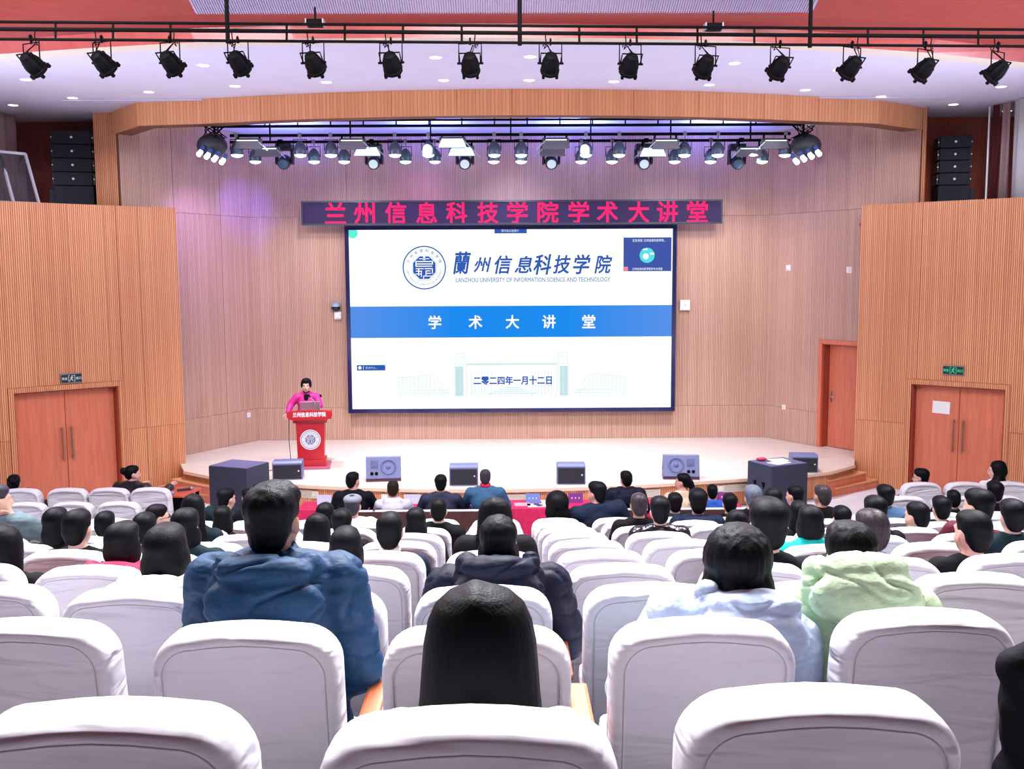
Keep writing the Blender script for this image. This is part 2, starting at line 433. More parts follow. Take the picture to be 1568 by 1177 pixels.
cr1 = Vector((cr0.x, 18.75)) + Vector((dirl.x, -dirl.y)) * tl
dr = door_uz((cr0.x, 18.75), a_r, [(1397, 586), (1540, 598)])
ru0, ru1, rzt = dr[0][0], dr[1][0], (dr[0][1] + dr[1][1]) / 2
wr, Lr, _ = wall('wall_right', (cr0.x, 18.75), cr1, 0, ztop, door_wall_rects(tl, ru0 - .09, ru1 + .09, rzt + .09, .60, .5), W_CHEEK, DKW, .25, label='fluted oak wall right of the stage with double doors', holes=[(ru0, ru1, rzt)])
print('doors', lu0, lu1, lzt, ru0, ru1, rzt, 'stage door', ud0, ud1, zt, 'bl', bl, br)

def double_door(name, wallo, u0, u1, zt, z0=0., single=False, label=None):
    """door set back in its opening: casing, leaves, pull handles; lives in the wall's frame"""
    root = bpy.data.objects.new(name, None); COL.objects.link(root); root['kind'] = 'structure'
    if label: root['label'] = label
    root.location = wallo.location; root.rotation_euler = wallo.rotation_euler
    bm = nb(); c = .09
    box2(bm, u0 - c, u0, -.05, .02, z0, zt + c, .006); box2(bm, u1, u1 + c, -.05, .02, z0, zt + c, .006); box2(bm, u0, u1, -.05, .02, zt, zt + c, .006)
    part('casing', bm, W_CHEEK if not single else W_DOOR, root)
    bm = nb(); box2(bm, u0, u0 + .02, .0, .3, z0, zt); box2(bm, u1 - .02, u1, .0, .3, z0, zt); box2(bm, u0 + .02, u1 - .02, .0, .3, zt - .02, zt)
    part('jamb', bm, mat('jamb_veneer', (.36, .055, .03), .45), root)
    mid = (u0 + u1) / 2
    for i, (a, b) in enumerate([(u0 + .025, mid - .004), (mid + .004, u1 - .025)] if not single else [(u0 + .025, u1 - .025)]):
        bm = nb(); box2(bm, a, b, .16, .21, z0 + .01, zt - .025, .003)
        leaf = part('door_leaf', bm, W_DOOR, root)
        bm = nb()
        if not single:
            hx = b - .075 if i == 0 else a + .075
            for z in (z0 + 1.32, z0 + .82): cyl(bm, (hx, .165, z), (hx, .10, z), .012, seg=8)
            cyl(bm, (hx, .10, z0 + .78), (hx, .10, z0 + 1.36), .016, seg=10)
            part('handle', bm, M_BRASS, leaf)
        else:
            hx = a + .08
            box2(bm, hx - .02, hx + .02, .148, .162, z0 + .9, z0 + 1.12, .004); cyl(bm, (hx, .15, z0 + 1.02), (hx, .10, z0 + 1.02), .012); cyl(bm, (hx, .10, z0 + 1.02), (hx + .11, .10, z0 + 1.02), .011)
            part('handle', bm, M_CHROME, leaf)
    bm = nb(); box2(bm, u0, u1, .22, .24, z0, zt); part('door_stop', bm, M_BLACK, root)
    return root
double_door('door_1', wl, lu0, lu1, lzt, label='red-brown double door in the left wall')
double_door('door_2', wr, ru0, ru1, rzt, label='red-brown double door in the right wall')
double_door('door_3', wsr, ud0, ud1, zt, SZ, True, label='single wooden door at the right end of the stage')

# hall sides, behind the cheek walls, recesses above them
bm = nb(); box2(bm, -11.2, -11, -4, 20.5, 0, 9); struct('wall_side_left', bm, mat('side_wall_paint', (.20, .17, .20), .7))
bm = nb(); box2(bm, 11, 11.2, -4, 20.5, 0, 9); struct('wall_side_right', bm, MATS['side_wall_paint'])
bm = nb(); box2(bm, -11, 11, -4.2, -4, 0, 9); struct('wall_rear', bm, MATS['side_wall_paint'])
bm = nb(); prism(bm, [(cl0.x, cl0.y + .3), (cl1.x - .1, 18.98), (-6.6, 19.9), (-11, 20.3), (-11, cl0.y + .3)], ztop - .35, ztop - .30)
struct('trim_3', bm, W_RECR, label='ledge behind the top of the left wall')
bm = nb(); prism(bm, [(cr1.x, cr1.y + .3), (11, cr1.y + .3), (11, 20.3), (6.9, 19.9), (cr0.x + .1, 18.98)], ztop - .35, ztop - .30)
struct('trim_4', bm, W_RECR, label='ledge behind the top of the right wall')
bm = nb(); box2(bm, -10.9, sl.x - .3, 19.75, 19.9, 4.5, 7.2); struct('wall_recess_left', bm, W_DARK, label='dark red recess behind the left speaker stack')
bm = nb(); box2(bm, at(146, 260, 18.57).x, sl.x, 18.57, 19.75, 4.6, 7.2); struct('wall_return_left', bm, W_CHEEK)
bm = nb(); box2(bm, sr.x + .1, 10.9, 19.55, 19.7, 4.5, 7.2); struct('wall_recess_right', bm, W_RECR, label='red-brown recess behind the right speaker stack')
bm = nb(); box2(bm, sr.x, at(1417, 260, 18.37).x, 18.37, 19.55, 4.6, 7.2); struct('wall_return_right', bm, W_CHEEK)

# ceilings
CZ = 6.88
near = [atz(x, y, CZ) for x, y in ((-120, 92), (0, 82), (150, 72), (300, 64), (450, 59), (620, 57), (784, 57), (950, 58), (1120, 62), (1260, 69), (1420, 80), (1568, 95), (1690, 108))]
bm = nb(); prism(bm, [(p.x, p.y) for p in near] + [(11, 20.3), (-11, 20.3)], CZ, CZ + .06)
struct('ceiling', bm, M_CEIL, label='white ceiling in front of the stage')
# yellowish cove light along its near edge, painted as a cream strip
bm = nb(); n = len(near)
lo = [bm.verts.new((p.x, p.y - .02, CZ - .004)) for p in near]; hi = [bm.verts.new((p.x * .985, p.y + .30, CZ - .004)) for p in near]
for i in range(n - 1): bm.faces.new((lo[i], hi[i], hi[i + 1], lo[i + 1]))
struct('trim_5', bm, mat('painted_cove_light', (.82, .74, .62), .7), label='cream strip of painted cove light along the white ceiling')
# sloping wood-clad ceiling above, nearer the audience
bm = nb()
prof = [(-.02, CZ - .01), (-.02, CZ + .16), (-.35, CZ + .24), (-1.4, CZ + .62), (-3.2, CZ + 1.05), (-7.0, CZ + 1.35), (-15.5, CZ + 1.45)]
rows = [[bm.verts.new((p.x * (1 + .02 * j), p.y + dy, z)) for p in near] for j, (dy, z) in enumerate(prof)]
for A, B in zip(rows, rows[1:]):
    for i in range(n - 1): bm.faces.new((A[i], A[i + 1], B[i + 1], B[i]))
bmesh.ops.recalc_face_normals(bm, faces=bm.faces)
struct('ceiling_front', bm, W_RED, smooth=False, label='red wood clad ceiling above the audience')
bm = nb(); box2(bm, -11, 11, -4, 13, 8.9, 9); struct('ceiling_upper', bm, M_CEIL)
# glossy ribbed centre of that ceiling, the screen's bluish reflection painted into its colour
m = mat('ribs_painted_reflection', (.38, .32, .50), .25, spec=.8)
bm = nb(); rib = nb()
c_near = atz(784, 57, CZ)
for i in range(256):
    x = -3.65 + i * .029
    box(rib, (x, c_near.y - .87, CZ + .413), (.013, 1.15, .022), (-.353, 0, 0))
box(rib, (.05, c_near.y - .875, CZ + .424), (7.45, 1.15, .012), (-.353, 0, 0))
ro = struct('ceiling_ribs', rib, m, label='glossy ribbed middle of the red ceiling, screen glow painted into its colour')
ro['kind'] = 'structure'

# curved header over the stage
FZ0, FZ1 = 6.48, CZ
fp = [at(210, 195, 17.5), at(310, 196, 17.3)] + [at(x, 190, y) for x, y in ((400, 17.0), (500, 16.75), (600, 16.6), (700, 16.5), (784, 16.47), (870, 16.5), (970, 16.58), (1070, 16.75), (1170, 17.0))] + [at(1253, 196, 17.3), at(1345, 197, 17.55)]
outl = [at(172, 205, 18.45).xy] + [Vector((p.x, p.y)) for p in fp] + [at(1412, 213, 18.3).xy]
hd = None
bm = nb(); prism(bm, [(p.x, p.y + .05) for p in outl] + [(p.x * .97, p.y + .34) for p in reversed(outl)], FZ0 + .002, FZ1 - .002)
hd = struct('header', bm, DKW, label='curved oak header across the front of the stage')
for a, b in zip(outl, outl[1:]):
    d = b - a; ang = math.atan2(d.y, d.x)
    bm = nb(); box2(bm, .003, d.length - .003, 0, .05, FZ0, FZ1 - .002)
    part('panel', bm, W_FASC, hd, (a.x, a.y, 0), (0, 0, ang))
# stage ceiling behind it
bm = nb(); box2(bm, -7.3, 7.5, 17.3, 21.6, 6.86, 6.875); struct('ceiling_stage', bm, mat('stage_ceiling_paint', (.62, .64, .82), .6))

# downlights
dls = [(311, 100), (360, 132), (500, 126), (228, 141), (111, 150), (20, 161), (40, 122), (667, 88), (812, 87), (679, 123), (810, 123), (940, 125), (1125, 97), (1086, 130), (1233, 138), (1349, 148), (1460, 160), (1542, 170), (1533, 133), (1284, 107)]
base = None
ORDS = 'leftmost second third fourth fifth sixth seventh eighth ninth tenth eleventh twelfth thirteenth fourteenth fifteenth sixteenth seventeenth eighteenth nineteenth rightmost'.split()
dls.sort()
for i, (x, y) in enumerate(dls):
    p = atz(x, y, CZ)
    lab = 'round white downlight in the white ceiling, ' + ORDS[i] + (' of all' if i in (0, 19) else ' from the left')
    if base is None:
        base = thing('downlight', lab, 'ceiling light', p, 0, 'downlights in the white ceiling')
        bm = nb(); lathe(bm, [(.075, 0), (.095, -.004), (.10, 0)], 20); part('trim_ring', bm, M_WHITE, base)
        bm = nb(); lathe(bm, [(0, -.003), (.076, -.003), (.076, 0)], 20); part('lens', bm, M_LAMP, base)
    else: dup(base, p, label=lab)
    if i % 2 == 0 and p.y < 16.2: spot(p + Vector((0, 0, -.03)), p + Vector((0, .5, -6)), 90, (1, .93, .88), 110, .8, .07, 'downlight_lamp')

# ---------------------------------------------------------------- LED screen
E_WHITE = mat('screen_white', (0, 0, 0), .5, emit=(.95, .98, 1.0), estr=1.25)
E_BLUE = mat('screen_blue', (0, 0, 0), .5, emit=(.04, .29, .92), estr=1.0)
E_DEEP = mat('screen_deep_blue', (0, 0, 0), .5, emit=(.03, .11, .50), estr=1.0)
E_NAVY = mat('screen_panel_blue', (0, 0, 0), .5, emit=(.055, .10, .42), estr=1.0)
E_TEAL = mat('screen_grey_blue', (0, 0, 0), .5, emit=(.12, .28, .48), estr=1.0)
E_PALE = mat('screen_pale_line', (0, 0, 0), .5, emit=(.60, .84, .88), estr=1.0)
E_PALER = mat('screen_paler_wash', (0, 0, 0), .5, emit=(.78, .92, .95), estr=1.0)
E_CYAN = mat('screen_cyan', (0, 0, 0), .5, emit=(.10, .72, .78), estr=1.1)
E_GREEN = mat('screen_mint', (0, 0, 0), .5, emit=(.12, .85, .66), estr=1.1)
E_PINK = mat('screen_pink', (0, 0, 0), .5, emit=(.85, .25, .3), estr=1.1)
E_RED = mat('led_red', (.02, .0, .01), .5, emit=(1.0, .025, .16), estr=1.15)
E_BLUEEDGE = mat('screen_edge_blue', (0, 0, 0), .5, emit=(.10, .34, .90), estr=1.0)

def flat(bm, x0, x1, z0, z1, y):
    bm.faces.new([bm.verts.new(v) for v in ((x0, y, z0), (x1, y, z0), (x1, y, z1), (x0, y, z1))]); return bm
def ngon(bm, c, r, n, y, rot=0., rz=None):
    bm.faces.new([bm.verts.new((c[0] + r * math.cos(rot + 2 * PI * k / n), y, c[1] + (rz or r) * math.sin(rot + 2 * PI * k / n))) for k in range(n)]); return bm
def ring_flat(bm, c, r0, r1, n, y, a0=0., a1=2 * PI):
    A = []; full = abs(a1 - a0 - 2 * PI) < 1e-6
    for k in range(n + (0 if full else 1)):
        a = a0 + (a1 - a0) * k / n
        A.append((bm.verts.new((c[0] + r0 * math.cos(a), y, c[1] + r0 * math.sin(a))), bm.verts.new((c[0] + r1 * math.cos(a), y, c[1] + r1 * math.sin(a)))))
    for i in range(len(A) if full else len(A) - 1):
        p, q = A[i], A[(i + 1) % len(A)]; bm.faces.new((p[0], q[0], q[1], p[1]))
    return bm
YS = YB - .20
s0 = at(540, 626, YS); s1 = at(1030, 350, YS)
SW, SH = s1.x - s0.x, s1.z - s0.z
scr = thing('led_screen', 'large led screen on the back wall showing a white and blue title slide', 'screen', ((s0.x + s1.x) / 2, YS, (s0.z + s1.z) / 2))
px2m = SW / 491.
def sx(px): return (px - 785.5) * px2m
def sz(py): return (488.5 - py) * px2m
bm = nb(); box2(bm, -SW / 2, SW / 2, 0, .12, -SH / 2, SH / 2); part('display', bm, E_WHITE, scr)
bm = nb(); fw = .085; dd = -.05
for x0, x1, z0, z1 in ((-SW / 2 - fw, -SW / 2, -SH / 2 - fw, SH / 2 + fw), (SW / 2, SW / 2 + fw, -SH / 2 - fw, SH / 2 + fw), (-SW / 2, SW / 2, SH / 2, SH / 2 + fw), (-SW / 2, SW / 2, -SH / 2 - fw, -SH / 2)):
    box2(bm, x0, x1, dd, .17, z0, z1, .004)
part('bezel', bm, mat('gloss_navy_bezel', (.016, .018, .075), .12, spec=.7), scr)
Y1, Y2, Y3 = -.003, -.005, -.007
bm = nb(); flat(bm, -SW / 2, SW / 2, sz(515.5), sz(467.5), Y1)
m = mat('slide_band_gradient', (0, 0, 0), .5, emit=(.04, .29, .92), estr=1.0)
tc = nd(m, 'ShaderNodeTexCoord'); sxx = nd(m, 'ShaderNodeSeparateXYZ'); lk(m, tc.outputs['Object'], sxx.inputs[0]); ab = nd(m, 'ShaderNodeMath', operation='ABSOLUTE'); lk(m, sxx.outputs[0], ab.inputs[0])
dv = nd(m, 'ShaderNodeMath', operation='DIVIDE'); lk(m, ab.outputs[0], dv.inputs[0]); dv.inputs[1].default_value = SW / 2
lk(m, ramp(m, dv.outputs[0], [(.35, (.01, .27, .92)), (1., (.10, .30, .86))]), m.node_tree.nodes['Principled BSDF'].inputs['Emission Color'])
band = part('title_band', bm, m, scr)
for ch, px in zip('学术大讲堂', (668.5, 730.5, 787, 843, 904)):
    me = text_mesh(ch, height=20 * px2m, bold=.018); part('title_character', me, E_WHITE, band, (sx(px), Y3, sz(492)))
# heading with emblem
for ch, px, k in zip('蘭州信息科技学院', (711, 742, 774, 804, 833, 863, 893, 926), (33, 22, 27, 25, 30, 27, 29, 27)):
    me = text_mesh(ch, height=k * px2m, width=26 * px2m, bold=.02, shear=.22); part('heading_character', me, E_DEEP, scr, (sx(px), Y1, sz(405 if px != 711 else 402)))
part('heading_english', text_mesh('LANZHOU UNIVERSITY OF INFORMATION SCIENCE AND TECHNOLOGY', width=235 * px2m, height=6.6 * px2m, bold=.012), E_TEAL, scr, (sx(819), Y1, sz(428)))
def emblem(parent, c, r, y, m_ink, m_bg=None, k=.001):
    """round school seal: double ring, lettering on the ring and an octagonal maze character"""
    bm = nb(); ring_flat(bm, c, r * .945, r, 48, y)
    ring_flat(bm, c, r * .60, r * .615, 8, y, PI / 8, 2 * PI + PI / 8)
    # octagon
    R8 = r * .56
    ngon(bm, c, R8, 8, y, PI / 8)
    e = part('seal', bm, m_ink, parent)
    bm = nb(); q = R8 * .085
    def bar(x0, x1, z0, z1): flat(bm, c[0] + x0 * R8, c[0] + x1 * R8, c[1] + z0 * R8, c[1] + z1 * R8, y - k)
    bar(-.42, -.10, .70, .76); bar(.10, .42, .70, .76); bar(-.10, .10, .62, .70); bar(-.08, .08, .76, .92)
    bar(-.66, .66, .46, .54); bar(-.66, .66, .26, .34); bar(-.66, .66, .08, .16)
    bar(-.72, -.64, .08, .54); bar(.64, .72, .26, .54)
    bar(-.70, -.05, -.12, -.05); bar(-.70, -.2, -.32, -.25); bar(-.5, -.42, -.66, -.05); bar(-.72, -.25, -.55, -.48); bar(-.28, -.21, -.75, -.25)
    bar(.02, .70, -.12, -.05); bar(.63, .70, -.5, -.05); bar(.10, .50, -.30, -.23); bar(.10, .17, -.7, -.23); bar(.10, .55, -.5, -.43); bar(-.1, .62, -.72, -.65); bar(-.1, -.03, -.9, -.65)
    part('seal_maze', bm, m_bg or E_WHITE, e)
    bm = nb()
    for i, ch in enumerate('兰州信息科技学院'):
        a = math.radians(158 - i * 19.5); me = text_mesh(ch, height=r * .15, width=r * .14, bold=.01)
        bm2 = bmesh.new(); bm2.from_mesh(me); bmesh.ops.transform(bm2, matrix=Matrix.Translation((c[0] + r * .78 * math.cos(a), y, c[1] + r * .78 * math.sin(a))) @ Matrix.Rotation(-(a - PI / 2), 4, 'Y'), verts=bm2.verts)
        bm2.to_mesh(me); bm2.free(); bm.from_mesh(me)
    txt = 'LANZHOU UNIVERSITY OF INFORMATION SCIENCE AND TECHNOLOGY'
    for i, ch in enumerate(txt):
        if ch == ' ': continue
        a = math.radians(188 + i * 164 / (len(txt) - 1)); me = text_mesh(ch, height=r * .06)
        bm2 = bmesh.new(); bm2.from_mesh(me); bmesh.ops.transform(bm2, matrix=Matrix.Translation((c[0] + r * .78 * math.cos(a), y, c[1] + r * .78 * math.sin(a))) @ Matrix.Rotation(-(a + PI / 2), 4, 'Y'), verts=bm2.verts)
        bm2.to_mesh(me); bm2.free(); bm.from_mesh(me)
    part('seal_lettering', bm, m_ink, e)
    return e
emblem(scr, (sx(653.5), sz(409)), 33 * px2m, Y1, E_DEEP)
# date and faint drawing of a gate building
def strokes(bm, L, y, wd=.9):
    for (x0, y0, x1, y1) in L:
        a = Vector((sx(x0), sz(y0))); b = Vector((sx(x1), sz(y1))); d = (b - a).normalized(); nrm = Vector((-d.y, d.x)) * wd * px2m / 2
        bm.faces.new([bm.verts.new((p.x, y, p.y)) for p in (a - nrm, b - nrm, b + nrm, a + nrm)])
bm = nb()
L = []
for o in (0, 1):
    X = (lambda x: x) if not o else (lambda x: 1571 - x + 0.)
    for x in (698, 706, 711, 716): L.append((X(x), 556, X(x), 606))
    L += [(X(698), 540, X(716), 540), (X(700), 545, X(714), 545), (X(697), 556, X(718), 556), (X(700), 540, X(700), 556), (X(714), 540, X(714), 556), (X(702), 550, X(705), 550), (X(709), 550, X(712), 550)]
    for i in range(7): L.append((X(724 + i * 5), 566, X(724 + i * 5), 606))
    for i in range(10): L.append((X(612 + i * 6), 577 - (i % 3), X(612 + i * 6), 596))
    L += [(X(609), 577, X(650), 574), (X(650), 572, X(668), 574), (X(609), 597, X(690), 597), (X(609), 601, X(690), 601), (X(668), 574, X(680), 592), (X(672), 594, X(690), 603)]
    for i in range(4): L.append((X(614 + i * 22), 601, X(614 + i * 22), 608))
for i in range(9): L.append((752 + i * 8, 602, 752 + i * 8, 610))
for i in range(12): L.append((752 + i * 6, 563, 754.5 + i * 6, 563))
strokes(bm, L, Y1, 1.3); part('gate_drawing_lines', bm, E_PALER, scr)['kind'] = 'stuff'
bm = nb(); strokes(bm, [(716, 556, 855, 556), (716, 557.5, 855, 557.5), (750, 602, 824, 602), (757, 599, 812, 599), (765, 596, 806, 596), (774, 593, 797, 593)], Y1, 1.3)
for x0, x1 in ((699, 711), (860, 872)): flat(bm, sx(x0), sx(x1), sz(606), sz(560), Y1)
part('gate_drawing_wash', bm, E_PALE, scr)['kind'] = 'stuff'
part('date_line', text_mesh('二零二四年一月十二日', width=120 * px2m, height=13 * px2m, bold=.03), E_DEEP, scr, (sx(787), Y3, sz(582)))
# meeting-window overlays
bm = nb(); flat(bm, sx(956.5), sx(1029.5), sz(416), sz(365), Y1); win = part('video_tile', bm, E_NAVY, scr)
bm = nb(); ngon(bm, (sx(992.5), sz(392)), 11.5 * px2m, 24, Y2); av = part('avatar', bm, E_CYAN, win)
bm = nb(); ngon(bm, (sx(990.5), sz(393.5)), 4.5 * px2m, 16, Y3); flat(bm, sx(986), sx(993), sz(384), sz(382), Y3); flat(bm, sx(997), sx(1003), sz(391), sz(388), Y3); part('avatar_shape', bm, E_WHITE, win)
bm = nb(); flat(bm, sx(957), sx(963.5), sz(415.5), sz(409), Y2); part('tile_badge', bm, E_PINK, win)
part('tile_caption', text_mesh('兰州信息科技学院学术大讲堂', width=46 * px2m, height=4 * px2m), E_WHITE, win, (sx(993), Y3, sz(412.5)))
part('tile_heading', text_mesh('正在讲话: 兰州信息科技学院...', width=50 * px2m, height=4.2 * px2m), E_WHITE, win, (sx(995), Y3, sz(369.5)))
bm = nb(); flat(bm, sx(760.5), sx(809.5), sz(358), sz(350.2), Y1); tb = part('meeting_toolbar', bm, E_DEEP, scr)
part('toolbar_caption', text_mesh('腾讯会议直播中', width=26 * px2m, height=4 * px2m), E_PALER, tb, (sx(784), Y3, sz(354)))
bm = nb(); ngon(bm, (sx(546), sz(357)), 7.5 * px2m, 20, Y1); part('record_dot', bm, E_GREEN, scr)
bm = nb(); flat(bm, sx(548), sx(591.5), sz(565.5), sz(557), Y1); ct = part('chat_bar', bm, E_DEEP, scr)
bm = nb(); ngon(bm, (sx(552.5), sz(561.2)), 2.6 * px2m, 14, Y2); flat(bm, sx(557.6), sx(558.2), sz(564), sz(558.5), Y2); part('chat_dot', bm, E_WHITE, ct)
part('chat_caption', text_mesh('说点什么...', width=18 * px2m, height=3.4 * px2m), E_PALER, ct, (sx(570), Y3, sz(561.2)))

# red letter banner above the screen
YBn = YS - .38
b0 = at(462, 345, YBn); b1 = at(1106, 305, YBn); BW = b1.x - b0.x; BH = b1.z - b0.z
ban = thing('led_banner', 'long dark led banner with red chinese characters above the screen', 'led sign', ((b0.x + b1.x) / 2, YBn, (b0.z + b1.z) / 2))
bm = nb(); box2(bm, -BW / 2 + .03, BW / 2 - .03, 0, .1, -BH / 2 + .03, BH / 2 - .03); part('led_board', bm, mat('led_board_dark', (.03, .022, .05), .5, emit=(.10, .055, .15), estr=.25), ban)
bm = nb()
for x0, x1, z0, z1 in ((-BW / 2, BW / 2, BH / 2 - .035, BH / 2), (-BW / 2, BW / 2, -BH / 2, -BH / 2 + .035), (-BW / 2, -BW / 2 + .035, -BH / 2 + .035, BH / 2 - .035), (BW / 2 - .035, BW / 2, -BH / 2 + .035, BH / 2 - .035)):
    box2(bm, x0, x1, -.03, .12, z0, z1)
part('frame', bm, mat('banner_frame', (.02, .022, .05), .3), ban)
bm = nb()
for x in (-2.6, 0, 2.6): box2(bm, x - .03, x + .03, .1, .56, -.05, .05)
part('wall_bracket', bm, M_BLACK, ban)
bpx = BW / 644.
for ch, px in zip('兰州信息科技学院学术大讲堂', (514, 558, 606, 653, 699, 747, 792, 839, 886, 930, 978, 1022, 1068)):
    me = text_mesh(ch, height=32 * bpx, width=31 * bpx, bold=.022); part('character', me, E_RED, ban, ((px - 784) * bpx, -.004, 0))

# things on the walls round the screen
def wall_box(name, px, py, w_, h_, label, cat, m=M_WHITE, bev=.02):
    p = at(px, py, YB - .03); o = thing(name, label, cat, p + Vector((0, 0, -h_ / 2)))
    bm = nb(); box2(bm, -w_ / 2, w_ / 2, -.09, 0, 0, h_, bev, 3); part('housing', bm, m, o)
    return o
o = wall_box('access_point', 1048, 467, .22, .22, 'white rounded wireless box on the wall just right of the screen', 'wireless box')
bm = nb(); cyl(bm, (0, -.0905, .11), (0, -.093, .11), .012); part('indicator', bm, M_GREYM, o)
o = wall_box('small_round_box', 518, 483, .16, .17, 'small white round-edged box under the dome camera left of the screen', 'wireless box', bev=.06)
bm = nb(); box2(bm, -.02, .02, -.094, -.09, .03, .04); part('indicator', bm, M_GREYM, o)
p = at(515, 470, YB - .03)
o = thing('dome_camera', 'grey dome security camera on the wall left of the screen', 'security camera', p + Vector((0, -.09, -.09)))
bm = nb(); box2(bm, -.03, .03, 0, .09, .06, .14, .01); part('bracket', bm, M_GREYM, o)
bm = nb(); lathe(bm, [(0, .20), (.05, .195), (.095, .16), (.11, .12), (.11, .10), (0, .10)], 20); part('hood', bm, mat('camera_hood', (.30, .42, .55), .35), o, smooth=True)
bm = nb(); lathe(bm, [(.09, .10), (.085, .06), (.05, .015), (0, 0)], 20); part('dome', bm, M_BLACKG, o, smooth=True)
for i, (px, py, lab) in enumerate(((379, 635, 'white wall switch left of the lectern'), (1202, 623, 'white wall switch right of the screen near the stage door'))):
    pw, ph = (sl, (Vector((bl.x, YB)) - sl)) if i == 0 else (Vector((br.x, YB)), srr)
    ang = math.atan2(ph.y, ph.x); u, z = u_on(pw, ang, px, py)
    o = thing('wall_switch', lab, 'switch', (pw[0] + u * math.cos(ang) + .03 * math.sin(ang), pw[1] + u * math.sin(ang) - .03 * math.cos(ang), z - .05), ang)
    bm = nb(); box2(bm, -.05, .05, -.015, 0, 0, .10, .004); part('plate', bm, M_WHITE, o)
    bm = nb(); box2(bm, -.025, .025, -.02, -.015, .02, .08, .003); part('rocker', bm, mat('switch_rocker', (.7, .7, .72), .3), o)
for px, py, lab in ((1209, 410, 'small white sensor on the right stage wall'), (1302, 413, 'tiny white sensor high beside the right oak wall')):
    u, z = u_on((br.x, YB), angr, px, py)
    o = thing('wall_sensor', lab, 'sensor', (br.x + u * math.cos(angr) + .03 * math.sin(angr), YB + u * math.sin(angr) - .03 * math.cos(angr), z), angr)
    bm = nb(); lathe(bm, [(0, -.05), (.035, -.04), (.05, 0)], 14, Matrix.Rotation(-PI / 2, 4, 'X')); part('dome', bm, M_WHITE, o, smooth=True)
    bm = nb(); box2(bm, -.06, .06, -.012, 0, -.06, .06, .004); part('base_plate', bm, M_WHITE, o)

# exit signs
E_EXITG = mat('exit_sign_green', (0, .1, .05), .5, emit=(.03, .85, .38), estr=.9)
M_EXITW = mat('exit_sign_unlit', (.75, .76, .76), .5)
def exit_sign(wo, ang, p0, px, py, label, ink):
    u, z = u_on(p0, ang, px, py); o = thing('exit_sign', label, 'exit sign', (p0[0] + u * math.cos(ang) + .031 * math.sin(ang), p0[1] + u * math.sin(ang) - .031 * math.cos(ang), z - .08), ang)
    W, H = .36, .17
    bm = nb(); box2(bm, -W / 2, W / 2, -.03, 0, 0, H, .006); part('housing', bm, M_GREYM, o)
    bm = nb(); box2(bm, -W / 2 + .012, W / 2 - .012, -.034, -.03, .014, H - .014); f = part('face', bm, mat('exit_face', (.012, .03, .025), .3), o)
    for t, x in (('安全', -.115), ('出口', .115)): part('lettering', text_mesh(t, width=.085, height=.045, bold=.02), ink, f, (x, -.0355, H / 2))
    bm = nb(); y = -.0355
    flat(bm, -.055, -.048, .03, .14, y); flat(bm, .048, .055, .03, .14, y); flat(bm, -.055, -.03, .133, .14, y); flat(bm, .03, .055, .133, .14, y); flat(bm, -.055, -.03, .03, .037, y); flat(bm, .03, .055, .03, .037, y)
    ngon(bm, (.008, .125), .011, 10, y)
    for (a, b) in (((.004, .112), (-.006, .08)), ((0, .105), (.026, .098)), ((0, .104), (-.024, .094)), ((-.006, .08), (.016, .062)), ((.016, .062), (.014, .04)), ((-.006, .08), (-.022, .055)), ((-.022, .055), (-.036, .052))):
        a, b = Vector(a), Vector(b); d = (b - a).normalized(); nn = Vector((-d.y, d.x)) * .0055
        bm.faces.new([bm.verts.new((p.x, y, p.y)) for p in (a - nn, b - nn, b + nn, a + nn)])
    part('running_figure', bm, ink, f)
exit_sign(wl, a_l, cl0, 108, 579, 'unlit black exit sign with white figure above the left double door', M_EXITW)
exit_sign(wr, a_r, (cr0.x, 18.75), 1461, 567, 'lit green exit sign above the right double door', E_EXITG)
u, z = u_on((cr0.x, 18.75), a_r, 1437, 625)
ca, sa = math.cos(a_r), math.sin(a_r)
o = link('notice', tomesh(box(nb(), (0, 0, 0), (.30, .004, .22), (0, .02, 0))), M_PAPER, None, (cr0.x + u * ca - .155 * sa, 18.75 + u * sa + .155 * ca, z), (0, 0, a_r)); tag(o, 'white paper notice taped to the right double door', 'paper notice')

# ---------------------------------------------------------------- lectern
LEC = atz(473, 718.5, SZ)
M_LEC = mat('lectern_red', (.50, .012, .022), .30, spec=.5)
M_LECD = mat('lectern_dark_red', (.30, .008, .018), .3)
lec = thing('lectern', 'red lectern with a round white school emblem and white characters', 'lectern', (LEC.x, LEC.y + .30, SZ), .12)
bm = nb(); box2(bm, -.34, .34, -.34, .34, 0, .045, .008, 2); part('base', bm, mat('lectern_base', (.42, .10, .16), .28), lec)
bm = nb(); box2(bm, -.27, .27, -.24, .24, .045, .16, .006); part('plinth', bm, M_LEC, lec)
bm = nb()
lo = [(-.235, -.20), (.235, -.20), (.235, .20), (-.235, .20)]; hi = [(-.255, -.21), (.255, -.21), (.255, .20), (-.255, .20)]
A = [bm.verts.new((*p, .16)) for p in lo]; B = [bm.verts.new((*p, .84)) for p in hi]
for i in range(4): bm.faces.new((A[i], A[(i + 1) % 4], B[(i + 1) % 4], B[i]))
bm.faces.new(A[::-1]); bm.faces.new(B); part('column', bm, M_LEC, lec)
bm = nb(); poly_yz(bm, [(-.25, .84), (.24, .84), (.24, .90), (-.27, .90)], -.30, .30); part('neck_moulding', bm, M_LECD, lec)
bm = nb(); poly_xz(bm, [(-.30, .90), (.30, .90), (.40, .955), (.40, 1.05), (.20, 1.075), (0, 1.085), (-.20, 1.075), (-.40, 1.05), (-.40, .955)], -.33, -.27); crest = part('front_board', bm, M_LEC, lec)
bm = nb(); poly_yz(bm, [(-.27, .91), (.28, .97), (.28, 1.00), (-.27, .94)], -.38, .38); part('desk_top', bm, M_LECD, lec)
